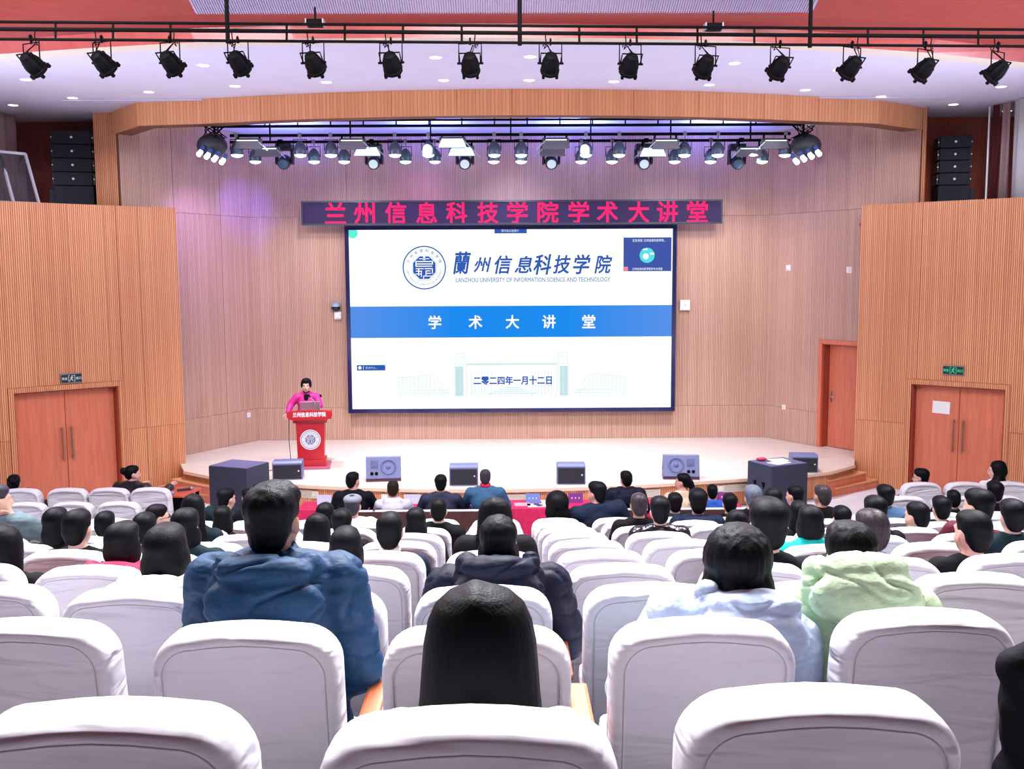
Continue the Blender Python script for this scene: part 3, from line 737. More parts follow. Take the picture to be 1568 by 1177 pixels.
part('board_lettering', text_mesh('兰州信息科技学院', width=.58, height=.085, bold=.03), M_WHITE, crest, (0, -.333, 1.005))
bm = nb(); ngon(bm, (0, .53), .185, 40, -.222); disc = part('emblem_disc', bm, M_WHITE, lec)
emblem(disc, (0, .53), .165, -.2235, mat('emblem_ink', (.10, .13, .30), .5), M_WHITE)
lap = thing('laptop', 'silver laptop open on the red lectern', 'laptop', (LEC.x - .02, LEC.y + .38, SZ + 1.0), .12)
bm = nb(); box2(bm, -.18, .18, 0, .24, 0, .016, .004); part('keyboard_base', bm, M_GREYM, lap, rot=(.11, 0, 0))
bm = nb(); box2(bm, -.18, .18, -.008, 0, .012, .20, .003); part('lid', bm, mat('laptop_lid', (.45, .50, .60), .3, .5), lap, rot=(.25, 0, 0))
for sx_, yaw, lab in ((.10, .5, 'left gooseneck microphone on the lectern'), (.24, -.3, 'right gooseneck microphone on the lectern')):
    mic = thing('gooseneck_microphone', lab, 'microphone', (LEC.x + sx_, LEC.y + .30, SZ + .99))
    bm = nb(); cyl(bm, (0, 0, 0), (0, 0, .025), .03); part('foot', bm, M_BLACK, mic)
    bm = nb(); tube(bm, [(0, 0, .02), (0, .0, .12), (-.03 - .02 * yaw, .03, .22), (-.07 - .08 * yaw, .06, .28)], .006); part('neck', bm, M_GREYM, mic)
    bm = nb(); cyl(bm, (-.07 - .08 * yaw, .06, .28), (-.10 - .1 * yaw, .085, .32), .014, .018); part('capsule', bm, M_BLACK, mic)
# cable from the lectern side to the floor
tag(link('cable', tomesh(tube(nb(), [(LEC.x - .40, LEC.y + .33, SZ + .92), (LEC.x - .41, LEC.y + .31, SZ + .5), (LEC.x - .38, LEC.y + .28, SZ + .1), (LEC.x - .36, LEC.y + .1, SZ + .012), (LEC.x - .9, LEC.y - .3, SZ + .012), (LEC.x - 1.1, LEC.y - .35, SZ + .012)], .007)), M_DKPLAS), 'thin dark cable hanging from the left side of the lectern to the stage', 'cable')

# ---------------------------------------------------------------- speakers on and before the stage
def monitor(name, px0, px1, pyb, h_, label, yaw, style):
    """stage monitor: 'flat' lies with a dark grille to the hall, 'wedge' shows its sloped baffle with horn and cone"""
    c = atz((px0 + px1) / 2, pyb, SZ); wd = (px1 - px0) / F * c.y * .97
    o = thing(name, label, 'speaker', (c.x, c.y + .04, SZ), yaw)
    x0, x1 = -wd / 2, wd / 2
    if style == 'flat':
        bm = nb(); poly_yz(bm, [(0, 0), (.40, 0), (.46, .10), (.36, h_), (.05, h_ + .02), (0, h_ - .02)], x0, x1); bmesh.ops.bevel(bm, geom=bm.edges[:], offset=.008, segments=1, affect='EDGES'); part('cabinet', bm, mat('monitor_cabinet', (.12, .14, .29), .45), o)
        bm = nb(); box2(bm, x0 + .02, x1 - .02, -.012, 0, .02, h_ - .045, .004); part('grille', bm, M_GRILL, o)
        bm = nb(); cyl(bm, (x1 - .06, -.0125, h_ * .5), (x1 - .06, -.017, h_ * .5), .014); part('badge', bm, M_WHITE, o)
    else:
        bm = nb(); poly_yz(bm, [(0, .06), (.05, 0), (.46, 0), (.42, .17), (.22, h_), (.14, h_)], x0, x1); bmesh.ops.bevel(bm, geom=bm.edges[:], offset=.006, segments=1, affect='EDGES'); cab = part('cabinet', bm, mat('monitor_cabinet', (.12, .14, .29), .45), o)
        bm = nb(); box2(bm, x0, x1, -.0, .42, 0, .03); part('base_runner', bm, mat('runner_maroon', (.10, .03, .05), .5), o)
        d = Vector((0, .14, h_ - .06)); sl_ = math.atan2(.14, h_ - .06); Rm = Matrix.Translation((0, 0, .06)) @ Matrix.Rotation(-sl_, 4, 'X'); L = d.length
        f = style[-1] == 'r' and -1 or 1
        bm = nb(); lathe(bm, [(.135, .0), (.125, .012), (.115, .006), (.06, -.015), (.045, -.002), (0, .008)], 24, Matrix.Translation((f * wd * .14, -.004, L * .52)) @ Matrix.Rotation(PI / 2, 4, 'X')); bmesh.ops.transform(bm, matrix=Rm, verts=bm.verts); part('cone', bm, mat('monitor_cone', (.08, .10, .25), .5), o, smooth=True)
        bm = nb(); box(bm, (-f * wd * .26, -.004, L * .66), (wd * .2, .014, L * .34), None, .004); box(bm, (-f * wd * .26, -.014, L * .66), (wd * .1, .01, L * .2)); bmesh.ops.transform(bm, matrix=Rm, verts=bm.verts); part('horn', bm, mat('monitor_horn', (.06, .08, .22), .4), o)
        bm = nb()
        for k in (-.33, -.2): cyl(bm, (f * k * wd, -.008, L * .22), (f * k * wd, .0, L * .22), .03)
        bmesh.ops.transform(bm, matrix=Rm, verts=bm.verts); part('port', bm, M_BLACK, o)
        bm = nb(); s = -f
        cyl(bm, (-s * (wd / 2 + .004), .26, .16), (-s * (wd / 2 - .01), .26, .16), .03); part('handle_recess', bm, M_BLACK, o)
    return o
monitor('stage_monitor', 416, 463, 735, .30, 'dark stage monitor in front of the lectern', .12, 'flat')
monitor('stage_monitor', 559, 615, 738, .40, 'tilted blue-grey stage monitor right of the lectern showing its cone', .10, 'wedge')
monitor('stage_monitor', 687, 733, 744, .32, 'dark flat stage monitor left of the stage centre', 0.02, 'flat')
monitor('stage_monitor', 852, 898, 742, .32, 'dark flat stage monitor right of the stage centre', -.02, 'flat')
monitor('stage_monitor', 1015, 1073, 735, .40, 'tilted blue-grey stage monitor at the right of the stage showing its cone', -.10, 'wedge_r')
monitor('stage_monitor', 1213, 1254, 724, .30, 'dark stage monitor behind the right subwoofer', -.12, 'flat')
def subwoofer(label, px, py_top, side, yaw):
    # tall black cabinet standing on the hall floor; py_top is its front top edge
    Y = 16.15; H = .98
    p = at(px, py_top, Y); H = p.z
    o = thing('subwoofer', label, 'speaker', (p.x, Y, 0), yaw)
    bm = nb(); box2(bm, -.37, .37, 0, .62, .02, H, .012, 2); part('cabinet', bm, M_SPK, o)
    bm = nb(); box2(bm, -.36, .36, .012, .61, H, H + .008, .003); part('top_board', bm, mat('sub_top', (.12, .13, .28), .4), o)
    bm = nb(); x = .37 * side
    for y in (.20, .42):
        poly_yz(bm, [(y - .045, H * .66), (y + .045, H * .66), (y, H * .52)], x - .004 * side, x + .004 * side)
    part('handle_slot', bm, M_BLACK, o)
    bm = nb()
    for a in (-.3, .3):
        for b in (.06, .55): cyl(bm, (a, b, 0), (a, b, .02), .025)
    part('feet', bm, M_BLACK, o)
    return o, H
subL, hL = subwoofer('tall black subwoofer on the floor before the left end of the stage', 348, 715.5, 1, -.38)
subR, hR = subwoofer('tall black subwoofer with papers on top before the right end of the stage', 1210, 712, -1, .42)
R_ = Matrix.Rotation(.42, 4, 'Z'); b = subR.location
for i, (x, y, w_, r) in enumerate(((-.06, .20, .34, .2), (.05, .36, .30, -.15))):
    q = b + R_.to_3x3() @ Vector((x, y, 0)); o = link('paper_sheet', tomesh(box2(nb(), -w_ / 2, w_ / 2, -.12, .12, 0, .006)), M_PAPER, None, (q.x, q.y, hR + .009 + .007 * i), (0, 0, .42 + r)); tag(o, ('white paper sheet in front on the right subwoofer', 'white paper sheet lying at the back of the right subwoofer')[i], 'paper')
q = b + R_.to_3x3() @ Vector((-.20, .48, 0)); o = link('red_pouch', tomesh(sph(nb(), (0, 0, .03), (.09, .05, .03))), mat('pouch_red', (.6, .04, .08), .6), None, (q.x, q.y, hR + .009), smooth=True); tag(o, 'small red pouch on top of the right subwoofer', 'pouch')

# cream vents and sockets in the stage front
for i, (px, py) in enumerate(((455, 752), (643, 760), (800, 758.5), (993, 754.5), (1150, 744))):
    p = atz(px, 749, SZ); 
    best = min(zip(edge, edge[1:]), key=lambda ab: abs((ab[0].x + ab[1].x) / 2 - p.x)); a, bb = best; d = bb - a; ang = math.atan2(d.y, d.x)
    t = (p.x - a.x) / d.x; q = a + d * t
    v = thing('floor_vent', 'cream vent in the stage front, ' + ('leftmost', 'second from the left', 'the middle one', 'second from the right', 'rightmost')[i] + ' of five', 'vent', (q.x - .045 * math.sin(ang), q.y + .045 * math.cos(ang), .25), ang, 'vents in the stage front')
    bm = nb()
    for x0, x1, z0, z1 in ((-.27, .27, 0, .012), (-.27, .27, .113, .125), (-.27, -.255, .012, .113), (.255, .27, .012, .113)): box2(bm, x0, x1, -.012, .004, z0, z1)
    part('frame', bm, M_CREAM, v)
    for k in range(5):
        bm = nb(); box(bm, (0, -.004, .024 + k * .02), (.51, .014, .003), (.6, 0, 0)); part('slat', bm, M_CREAM, v)
    bm = nb(); box2(bm, -.255, .255, .001, .004, .012, .113); part('backing', bm, mat('vent_backing', (.6, .53, .45), .7), v)
for i, (px, lab) in enumerate(((477, 'square cream socket beside the leftmost stage vent'), (588, 'square cream socket left of the second stage vent'), (1118, 'square cream socket left of the rightmost stage vent'))):
    p = atz(px, 747, SZ); a, bb = min(zip(edge, edge[1:]), key=lambda ab: abs((ab[0].x + ab[1].x) / 2 - p.x)); d = bb - a; ang = math.atan2(d.y, d.x); q = a + d * ((p.x - a.x) / d.x)
    v = thing('floor_socket', lab, 'socket', (q.x - .045 * math.sin(ang), q.y + .045 * math.cos(ang), .26), ang)
    bm = nb(); box2(bm, -.06, .06, -.014, .004, 0, .11, .004); part('plate', bm, M_CREAM, v)
    bm = nb(); box2(bm, -.035, .035, -.018, -.014, .025, .085, .002); part('cover', bm, M_WHITE, v)

# ---------------------------------------------------------------- hall lighting bar with profile lamps
def bar_pt(px, py): 
    y = 11.2 + .7 * px / 1568; return at(px, py, y)
barL, barR = -60, 1640
tr = thing('lighting_truss', 'long black ladder truss hanging across the top of the hall', 'truss', bar_pt(784, 45))
o0 = tr.location
def loc(p): return p - o0
bars = {'top': (33, 33, 46), 'mid': (44, 45, 57), 'low': (59.5, 60, 71.5)}
for nm, (ya, yb_, yc) in bars.items():
    bm = nb(); r = .022 if nm == 'mid' else .016
    tube(bm, [loc(bar_pt(barL, ya)), loc(bar_pt(barR, yc))], r, 8); part('rail', bm, M_BLACK, tr)
def yat(nm, px): a, _, c = bars[nm]; return a + (c - a) * (px - barL) / (barR - barL)
for px in (-4, 85, 173, 261, 439, 528, 617, 707, 887, 975, 1068, 1155, 1329, 1414, 1498):
    bm = nb(); cyl(bm, loc(bar_pt(px, yat('top', px))), loc(bar_pt(px, yat('low', px))), .013, seg=6); part('rung', bm, M_BLACK, tr)
for px in (349, 796, 1240):
    bm = nb(); p = loc(bar_pt(px, yat('low', px) + 4)); cyl(bm, p, p + Vector((0, 0, 1.45)), .024, seg=8); part('hanger', bm, M_BLACK, tr)
M_LENS = mat('lamp_lens_dark', (.05, .03, .06), .08, spec=.8)
for i, (px, py) in enumerate(((49, 97), (157, 95), (261, 95), (365, 95), (480, 96), (599, 96), (720, 97), (843, 97), (965, 98), (1080, 100), (1194, 102), (1304, 102), (1416, 105), (1527, 108))):
    p = bar_pt(px, py)
    ords = ('leftmost', 'second from the left', 'third from the left', 'fourth from the left', 'fifth from the left', 'sixth from the left', 'seventh from the left', 'seventh from the right', 'sixth from the right', 'fifth from the right', 'fourth from the right', 'third from the right', 'second from the right', 'rightmost')
    tgt = Vector((p.x * .25, 18.6, .9)); d = (tgt - p).normalized()
    o = thing('stage_spotlight', 'black spotlight hanging under the hall truss, ' + ords[i] + ' of fourteen', 'stage light', p, 0, 'spotlights under the hall truss')
    Q = (-d).to_track_quat('Z', 'Y').to_matrix().to_4x4() @ Matrix.Scale(.76, 4)
    bm = nb(); lathe(bm, [(0, .17), (.045, .168), (.085, .145), (.10, .10), (.125, .03), (.135, -.02), (.13, -.10), (.142, -.11), (.142, -.155), (.125, -.155)], 12, Q); part('housing', bm, M_BLACK, o)
    bm = nb(); lathe(bm, [(.126, -.14), (.08, -.155), (0, -.162)], 16, Q); part('lens', bm, M_LENS, o, smooth=True)
    bm = nb()
    for k in range(4):
        a = PI / 4 + k * PI / 2; q = Q @ Vector((.14 * math.cos(a), .14 * math.sin(a), -.16)); box(bm, q, (.03, .03, .05), Q.to_3x3().normalized())
    part('filter_clip', bm, M_BLACK, o)['kind'] = 'stuff'
    side = Q.to_3x3() @ Vector((1, 0, 0)); side.z = 0; side.normalize()
    top = .21
    bm = nb(); tube(bm, [side * .125, side * .125 + Vector((0, 0, top)), -side * .125 + Vector((0, 0, top)), -side * .125], .008); part('yoke', bm, M_BLACK, o)
    bm = nb()
    for s in (-1, 1): cyl(bm, side * .10 * s, side * .145 * s, .013, seg=8)
    part('knob', bm, M_BLACK, o)
    fw_ = Q.to_3x3() @ Vector((0, 0, 1))
    bm = nb(); tube(bm, [side * .115, side * .115 + fw_ * .15 + Vector((0, 0, .02)), -side * .115 + fw_ * .15 + Vector((0, 0, .02)), -side * .115], .009); part('stand_bracket', bm, M_BLACK, o)
    zr = (bar_pt(px, yat('low', px)) - p).z
    bm = nb(); cyl(bm, (0, 0, top - .01), (0, 0, zr + .03), .011, seg=6); tube(bm, [(0, -.03, zr - .02), (0, -.03, zr + .03), (0, 0, zr + .045), (0, .03, zr + .03), (0, .03, zr - .02)], .010); part('clamp_hook', bm, M_BLACK, o)
    s = random.choice((-1, 1))
    bm = nb(); tube(bm, [(Q @ Vector((0, 0, .165))), Vector((.03 * s, .02, .2)), Vector((.07 * s, .0, zr - .06)), Vector((.05 * s, -.02, zr + .0)), Vector((.06 * s, -.02, zr + .10))], .007); tube(bm, [(Q @ Vector((.03, 0, .165))), Vector((.06 * s, .0, .22)), Vector((.085 * s, .0, zr - .04)), Vector((.08 * s, .02, zr + .02))], .005); part('lamp_cable', bm, M_BLACK, o)
for i, (px, py, lab) in enumerate(((482, 33, 'small dark air vent in the red ceiling left of the middle'), (1093, 39, 'small dark air vent in the red ceiling right of the middle'))):
    p = at(px, py, 12.0); p.z -= .05
    o = thing('ceiling_vent', lab, 'vent', p)
    bm = nb(); box2(bm, -.09, .09, -.05, .10, .0, .07, .006); part('body', bm, M_BLACK, o)
    for a in (-.105, .09): bm = nb(); box2(bm, a, a + .015, -.05, .10, .0, .075); part('bracket', bm, M_GREYM, o)
    bm = nb(); cyl(bm, (0, .03, .07), (0, .03, .22), .012); part('stem', bm, M_BLACK, o)

# ---------------------------------------------------------------- stage lighting rig
rig = []
for nm, Y, py0, lab in (('lighting_pipe', 17.9, 206, 'front black lighting pipe above the stage'), ('lighting_pipe', 18.95, 216, 'rear black lighting pipe above the stage'), ('lighting_pipe', 18.3, 192, 'upper black ladder pipe under the stage ceiling')):
    a = at(352 if py0 != 192 else 330, py0, Y); b = at(1210 if py0 != 192 else 1232, py0, Y); z = (a.z + b.z) / 2
    o = thing(nm, lab, 'lighting pipe', (0, Y, z)); rig.append(o)
    bm = nb(); tube(bm, [(a.x, 0, 0), (b.x, 0, 0)], .026, 8); part('pipe', bm, M_BLACK, o)
    top = 6.855 - z
    if py0 == 192:
        bm = nb(); tube(bm, [(a.x, 0, .10), (b.x, 0, .10)], .020, 8); part('pipe', bm, M_BLACK, o)
    n = 18 if py0 == 192 else 7
    for k in range(n):
        x = a.x + (b.x - a.x) * (k + .5) / n
        bm = nb(); box2(bm, x - .012, x + .012, -.012, .012, -.02, top); part('drop_rod', bm, M_BLACK, o)
Zp = {0: rig[0].location.z, 1: rig[1].location.z}
def can(px, row, col, label, grey=True):
    Y = (17.9, 18.95)[row]; lens_py = (236, 246)[row]
    p = at(px, lens_py, Y); zp = Zp[row] - p.z
    o = thing('par_can', label, 'stage light', p, 0, 'par cans over the stage')
    bm = nb(); lathe(bm, [(.105, -.012), (.112, 0), (.105, .11), (.085, .16), (.05, .20), (.03, .22), (0, .22)], 16); part('housing', bm, mat('par_can_grey', (.075, .10, .16), .4, .3), o, smooth=True)
    e = mat('par_lens_%d_%d_%d' % tuple(int(c * 99) for c in col), col, .4, emit=col, estr=5)
    bm = nb(); lathe(bm, [(.104, -.008), (.095, -.03), (.06, -.05), (0, -.06)], 16); part('lens', bm, e, o)
    bm = nb(); tube(bm, [(.115, 0, .07), (.115, 0, .25), (-.115, 0, .25), (-.115, 0, .07)], .008, 5); part('yoke', bm, M_BLACK, o)
    bm = nb(); cyl(bm, (0, 0, .25), (0, 0, zp + .02), .012, seg=6); box2(bm, -.03, .03, -.035, .035, zp - .03, zp + .04); part('clamp', bm, M_GREYM, o)
    return o
BW_, BL_, GR_, PU_, RD_, CY_ = (.72, .90, 1), (.45, .72, 1), (.35, 1, .72), (.55, .35, 1), (1, .45, .85), (.55, .92, 1)
row1 = [(363, BL_), (460, BW_), (507, BW_), (605, BW_), (656, BW_), (757, CY_), (798, BW_), (897, BW_), (948, BW_), (1048, BW_), (1099, BW_), (1202, BL_)]
row2 = [(391, BL_), (481, GR_), (527, CY_), (621, GR_), (666, PU_), (756, RD_), (798, BW_), (890, BW_), (937, BW_), (1033, BW_), (1088, BW_), (1167, GR_)]
ORD = ('first', 'second', 'third', 'fourth', 'fifth', 'sixth', 'seventh', 'eighth', 'ninth', 'tenth', 'eleventh', 'last')
cn = {BL_: 'blue', BW_: 'white', GR_: 'green', PU_: 'purple', RD_: 'pink', CY_: 'cyan'}
for i, (px, c) in enumerate(row1): can(px, 0, c, f'grey par can glowing {cn[c]}, {ORD[i]} from the left in the front row')
for i, (px, c) in enumerate(row2): can(px, 1, c, f'grey par can glowing {cn[c]}, {ORD[i]} from the left in the rear row')
E_FL = mat('flood_panel_lit', (.6, .65, .75), .4, emit=(.75, .95, 1), estr=1.5)
M_FLP = mat('flood_panel_grey', (.15, .135, .18), .35)
for i, (px, py, row, lit) in enumerate(((381, 222, 0, 0), (540, 222, 0, 0), (693, 220, 0, 1), (851, 221, 0, 0), (1019, 222, 0, 0), (1186, 222, 0, 0), (410, 234, 1, 0), (563, 233, 1, 1), (707, 233, 1, 1), (846, 233, 1, 0), (999, 234, 1, 1), (1147, 234, 1, 0))):
    Y = (17.87, 18.92)[row]; p = at(px, py, Y); zp = Zp[row] - p.z
    o = thing('flood_panel', f"flat {'lit white' if lit else 'grey'} flood panel with barn door, {ORD[i % 6]} from the left in the {'rear' if row else 'front'} row", 'stage light', p, 0, 'flood panels over the stage')
    bm = nb(); box(bm, (0, 0, .02), (.46, .10, .17), (.55, 0, 0), .01); part('housing', bm, mat('flood_housing', (.10, .13, .12), .5), o)
    bm = nb(); poly_xz(bm, [(-.19, .05), (.19, .05), (.24, -.07), (-.24, -.07)], -.09, -.08); part('front_panel', bm, E_FL if lit else M_FLP, o)
    bm = nb(); box(bm, (0, -.10, .065), (.36, .02, .015)); part('lamp_strip', bm, mat('flood_strip', (.6, .7, .7), .4, emit=(.8, 1, .95), estr=1.6), o)
    bm = nb(); s = 1 if px < 784 else -1
    poly_xz(bm, [(s * .19, .06), (s * .34, -.09), (s * .34, -.11), (s * .19, .03)], -.10, -.09); part('barn_door', bm, mat('barn_door_metal', (.5, .55, .7), .35, .4), o)
    for a in (-.2, .17): bm = nb(); box2(bm, a, a + .03, 0, .03, .06, zp + .02); part('yoke_arm', bm, M_BLACK, o)
for i, (px, lit) in enumerate(((436, 0), (573, 1), (712, 1), (844, 1), (985, 1), (1128, 0))):
    p = at(px, 248, 19.3); zp = Zp[1] - p.z
    o = thing('moving_head', f'black moving head light, {ORD[i] if i < 5 else "last"} from the left over the stage', 'stage light', p, 0, 'moving heads over the stage')
    bm = nb(); box2(bm, -.15, .15, -.12, .12, .21, .33, .02, 2); part('base', bm, M_DKPLAS, o)
    for a in (-.17, .12): bm = nb(); box2(bm, a, a + .05, -.07, .07, -.05, .24, .015); part('yoke_arm', bm, M_DKPLAS, o)
    bm = nb(); Q = Matrix.Rotation(PI * .62, 4, 'X'); lathe(bm, [(0, -.17), (.08, -.165), (.115, -.10), (.12, .02), (.115, .12), (.10, .155), (.085, .15)], 18, Q); part('head', bm, M_DKPLAS, o, smooth=True)
    bm = nb(); lathe(bm, [(.088, .148), (.05, .16), (0, .165)], 16, Q); part('lens', bm, mat('head_lens_lit', (.5, .6, .65), .2, emit=(.7, .9, 1), estr=.4) if lit else mat('head_lens', (.05, .12, .22), .1), o, smooth=True)
    bm = nb(); tube(bm, [(0, 0, .33), (0, 0, zp), (0, -.36, zp)], .02); box2(bm, -.04, .04, -.40, -.30, zp - .03, zp + .04); part('clamp', bm, M_BLACK, o)
# round led heads bunched at both ends
E_STRIP = mat('led_strip_lens', (.6, .8, 1), .3, emit=(.62, .88, 1), estr=4)
for px, s, lab in ((328, 1, 'cluster lamp with four bright blue-white lenses at the left end of the rig'), (1231, -1, 'cluster lamp with four bright blue-white lenses at the right end of the rig')):
    p = at(px, 226, 17.6); o = thing('led_cluster_lamp', lab, 'stage light', p)
    bm = nb(); 
    sph(bm, (-.05 * s, .05, .04), (.26, .2, .20), 14, 10); part('housing', bm, M_DKPLAS, o, smooth=True)
    for k in range(4):
        bm = nb(); q = Vector((s * (-.17 + k * .125), -.17, -.06 - .045 * k)); box(bm, q, (.07, .07, .17), (-.45, s * .55, 0), .02, 2); hs = part('lamp_head', bm, mat('lamp_head_blue', (.03, .06, .22), .35), o)
        bm = nb(); box(bm, q + Vector((-.02 * s, -.035, -.055)), (.075, .07, .12), (-.45, s * .55, 0), .015, 1); part('lens', bm, E_STRIP, hs)
    bm = nb(); 
    for k in range(9): 
        a = k * .7; tube(bm, [(.22 * math.cos(a) * s, .1 * math.sin(a), .16), (.12 * math.cos(a + 1), .12 * math.sin(a * 2), .28), (.2 * math.cos(a + 2), .05, .38)], .010, 5)
    part('cable_bundle', bm, M_BLACK, o)
    bm = nb(); cyl(bm, (0, .05, .2), (0, .05, 6.87 - p.z), .02); part('hanger', bm, M_BLACK, o)

# ---------------------------------------------------------------- line arrays above the cheek walls
def line_array(px0, px1, py0, py1, Y, label, s):
    a = at(px0, py1 + 6, Y); b = at(px1, py0, Y); W = (b.x - a.x) * .86; H = b.z - (ztop - .30); cx = (a.x + b.x) / 2
    o = thing('line_array', label, 'speaker stack', (cx, Y, ztop - .30), s * .22)
    hb = H * .42; n = 4; hc = (H - hb) / n
    for k in range(n):
        bm = nb(); z0 = hb + k * hc
        box2(bm, -W / 2, W / 2, 0, .45, z0 + .006, z0 + hc - .006, .012, 2); c = part('cabinet', bm, M_GRILL, o)
        for a in (-W / 2 - .035, W / 2): bm = nb(); box2(bm, a, a + .035, .05, .42, z0 + .02, z0 + hc - .02, .006); part('side_cheek', bm, M_DKPLAS, c)
        for xb, yb, rb in ((0, 0, .022), (-W / 2 - .02, .05, .012), (W / 2 + .02, .05, .012)):
            bm = nb(); cyl(bm, (xb, yb - .006, z0 + hc * .5), (xb, yb, z0 + hc * .5), rb, seg=10); part('badge', bm, mat('badge_silver_glow', (.7, .75, .85), .3, emit=(.5, .6, .8), estr=.25), c)  # silver badge, no lamp; a faint glow is put in to brighten it
    bm = nb(); box2(bm, -W / 2 - .01, W / 2 + .01, 0, .55, 0, hb - .005, .014, 2); lowb = part('bass_cabinet', bm, M_GRILL, o)
    bm = nb(); x = -s * (W / 2 + .01); box2(bm, x - .10 if s > 0 else x, x if s > 0 else x + .10, .1, .5, 0, hb * .9, .01); part('side_box', bm, M_SPK, lowb)
    bm = nb(); cyl(bm, (0, -.006, .09), (0, 0, .09), .03, seg=10); part('badge', bm, MATS['badge_silver_glow'], lowb)
line_array(82, 141, 199, 312, 18.9, 'black line array speaker stack above the left oak wall', 1)
line_array(1434, 1490, 207, 312, 18.7, 'black line array speaker stack above the right oak wall', -1)

# glass panel leaning above the left wall, curtains both sides
M_GLASS = mat('clear_glass', (.95, .95, 1), .02, trans=1.)
gp = [at(-14, 309, 17.4), at(60, 312, 17.6), at(39, 236, 17.9), at(-22, 230, 17.7)]
g = thing('glass_panel', 'clear glass panel with a pale metal edge leaning above the left wall', 'glass panel', gp[0])
bm = nb(); f = bm.faces.new([bm.verts.new(p - gp[0]) for p in gp]); bmesh.ops.solidify(bm, geom=[f], thickness=.012); part('pane', bm, M_GLASS, g)
bm = nb()
for a, b in zip(gp, gp[1:] + gp[:1]): tube(bm, [a - gp[0], b - gp[0]], .028, 6)
mid = [at(21, 311, 17.45), at(0, 232, 17.85)]; tube(bm, [p - gp[0] for p in mid], .03, 6)
part('frame_edge', bm, mat('pale_metal_edge', (.62, .60, .70), .4, .3), g)
def curtain(name, x0, x1, y0, y1, z0, z1, m, label, folds, amp=.05):
    n = folds * 8; bm = nb(); A = []
    for i in range(n + 1):
        t = i / n; ph = t * folds * 2 * PI; k = amp * math.sin(ph) + .02 * math.sin(ph * 2.3 + 1)
        d = Vector((x1 - x0, y1 - y0)).normalized(); nx, ny = -d.y, d.x
        A.append([bm.verts.new((x0 + (x1 - x0) * t + nx * k * s, y0 + (y1 - y0) * t + ny * k * s, z)) for z, s in ((z0, 1.25), ((z0 + z1) / 2, 1.), (z1, .8))])
    for a, b in zip(A, A[1:]):
        for j in range(2): bm.faces.new((a[j], b[j], b[j + 1], a[j + 1]))
    bmesh.ops.solidify(bm, geom=bm.faces[:], thickness=.008)
    o = link(name, tomesh(bm), m, smooth=True); tag(o, label, 'curtain'); return o
M_CURT = mat('white_curtain', (.85, .83, .88), .9); M_CURP = mat('pink_grey_curtain', (.55, .36, .38), .9); M_CURD = mat('maroon_curtain', (.14, .02, .03), .9)
cA = at(1549, 250, 17.7); cB = at(1640, 250, 16.2)
curtain('curtain', cA.x, cB.x, 17.7, 16.2, ztop - .3, 6.87, M_CURT, 'white curtain at the upper right behind the oak wall', 5)
cC = at(1531, 250, 18.0)
curtain('curtain', cC.x, cA.x - .02, 18.0, 17.75, ztop - .3, 6.87, M_CURP, 'pinkish curtain between the maroon and the white curtain', 2)
cD = at(1516, 250, 18.2)
curtain('curtain', cD.x, cC.x - .02, 18.2, 18.02, ztop - .3, 6.87, M_CURD, 'narrow maroon curtain beside the right speaker stack', 2, .03)
lA = at(-60, 240, 17.6); lB = at(26, 240, 18.9)
curtain('curtain', lA.x, lB.x, 17.6, 18.9, ztop - .3, 6.87, M_CURP, 'pinkish curtain at the upper left behind the glass panel', 5)
p = at(1512, 250, 18.3); bm = nb(); cyl(bm, (0, 0, 0), (0, 0, 1.98), .018, seg=8); o = link('curtain_pole', tomesh(bm), M_WHITE, None, (p.x, p.y, ztop - .3)); tag(o, 'thin white upright pole beside the maroon curtain', 'pole')

# ---------------------------------------------------------------- seats
M_COVER = noisy('white_seat_cover', (.70, .69, .75), (.74, .73, .79), (5, 5, 5), .85, .0, sheen=.1)
def cover_material():
    m = MATS['white_seat_cover']; b = m.node_tree.nodes['Principled BSDF']
    n = nd(m, 'ShaderNodeTexNoise'); n.inputs['Detail'].default_value = 2; n.inputs['Scale'].default_value = 1; n.inputs['Distortion'].default_value = .8
    tc = nd(m, 'ShaderNodeTexCoord'); mp = nd(m, 'ShaderNodeMapping'); mp.inputs['Scale'].default_value = (2.2, 3, 11)
    oi = nd(m, 'ShaderNodeObjectInfo'); cx = nd(m, 'ShaderNodeVectorMath', operation='ADD'); lk(m, tc.outputs['Object'], cx.inputs[0])
    sc_ = nd(m, 'ShaderNodeMath', operation='MULTIPLY'); lk(m, oi.outputs['Random'], sc_.inputs[0]); sc_.inputs[1].default_value = 31
    lk(m, sc_.outputs[0], cx.inputs[1]); lk(m, cx.outputs[0], mp.inputs[0]); lk(m, mp.outputs[0], n.inputs['Vector'])
    bump(m, n.outputs[0], .7, .05)
cover_material()
M_SEAM = mat('seat_cover_seam', (.45, .42, .46), .9)
M_PED = mat('seat_pedestal', (.06, .055, .07), .6)
def rr_outline(hw, z0, z1, r, n=8, sag=.012):
    """open rounded-rectangle outline in xz from the left foot over the top to the right foot"""
    pts = [(-hw, z0), (-hw, z0 + .12), (-hw, (z0 + z1) * .5), (-hw, z1 - r - .08)]
    for k in range(n + 1):
        a = PI - k / n * PI / 2; pts.append((-hw + r + r * math.cos(a), z1 - r + r * math.sin(a)))
    for t in (.25, .5, .75): pts.append((-hw + r + (2 * hw - 2 * r) * t, z1 + sag * math.sin(PI * t)))
    for k in range(n + 1):
        a = PI / 2 - k / n * PI / 2; pts.append((hw - r + r * math.cos(a), z1 - r + r * math.sin(a)))
    pts += [(hw, z1 - r - .08), (hw, (z0 + z1) * .5), (hw, z0 + .12), (hw, z0)]
    return pts
REC = math.tan(math.radians(9))
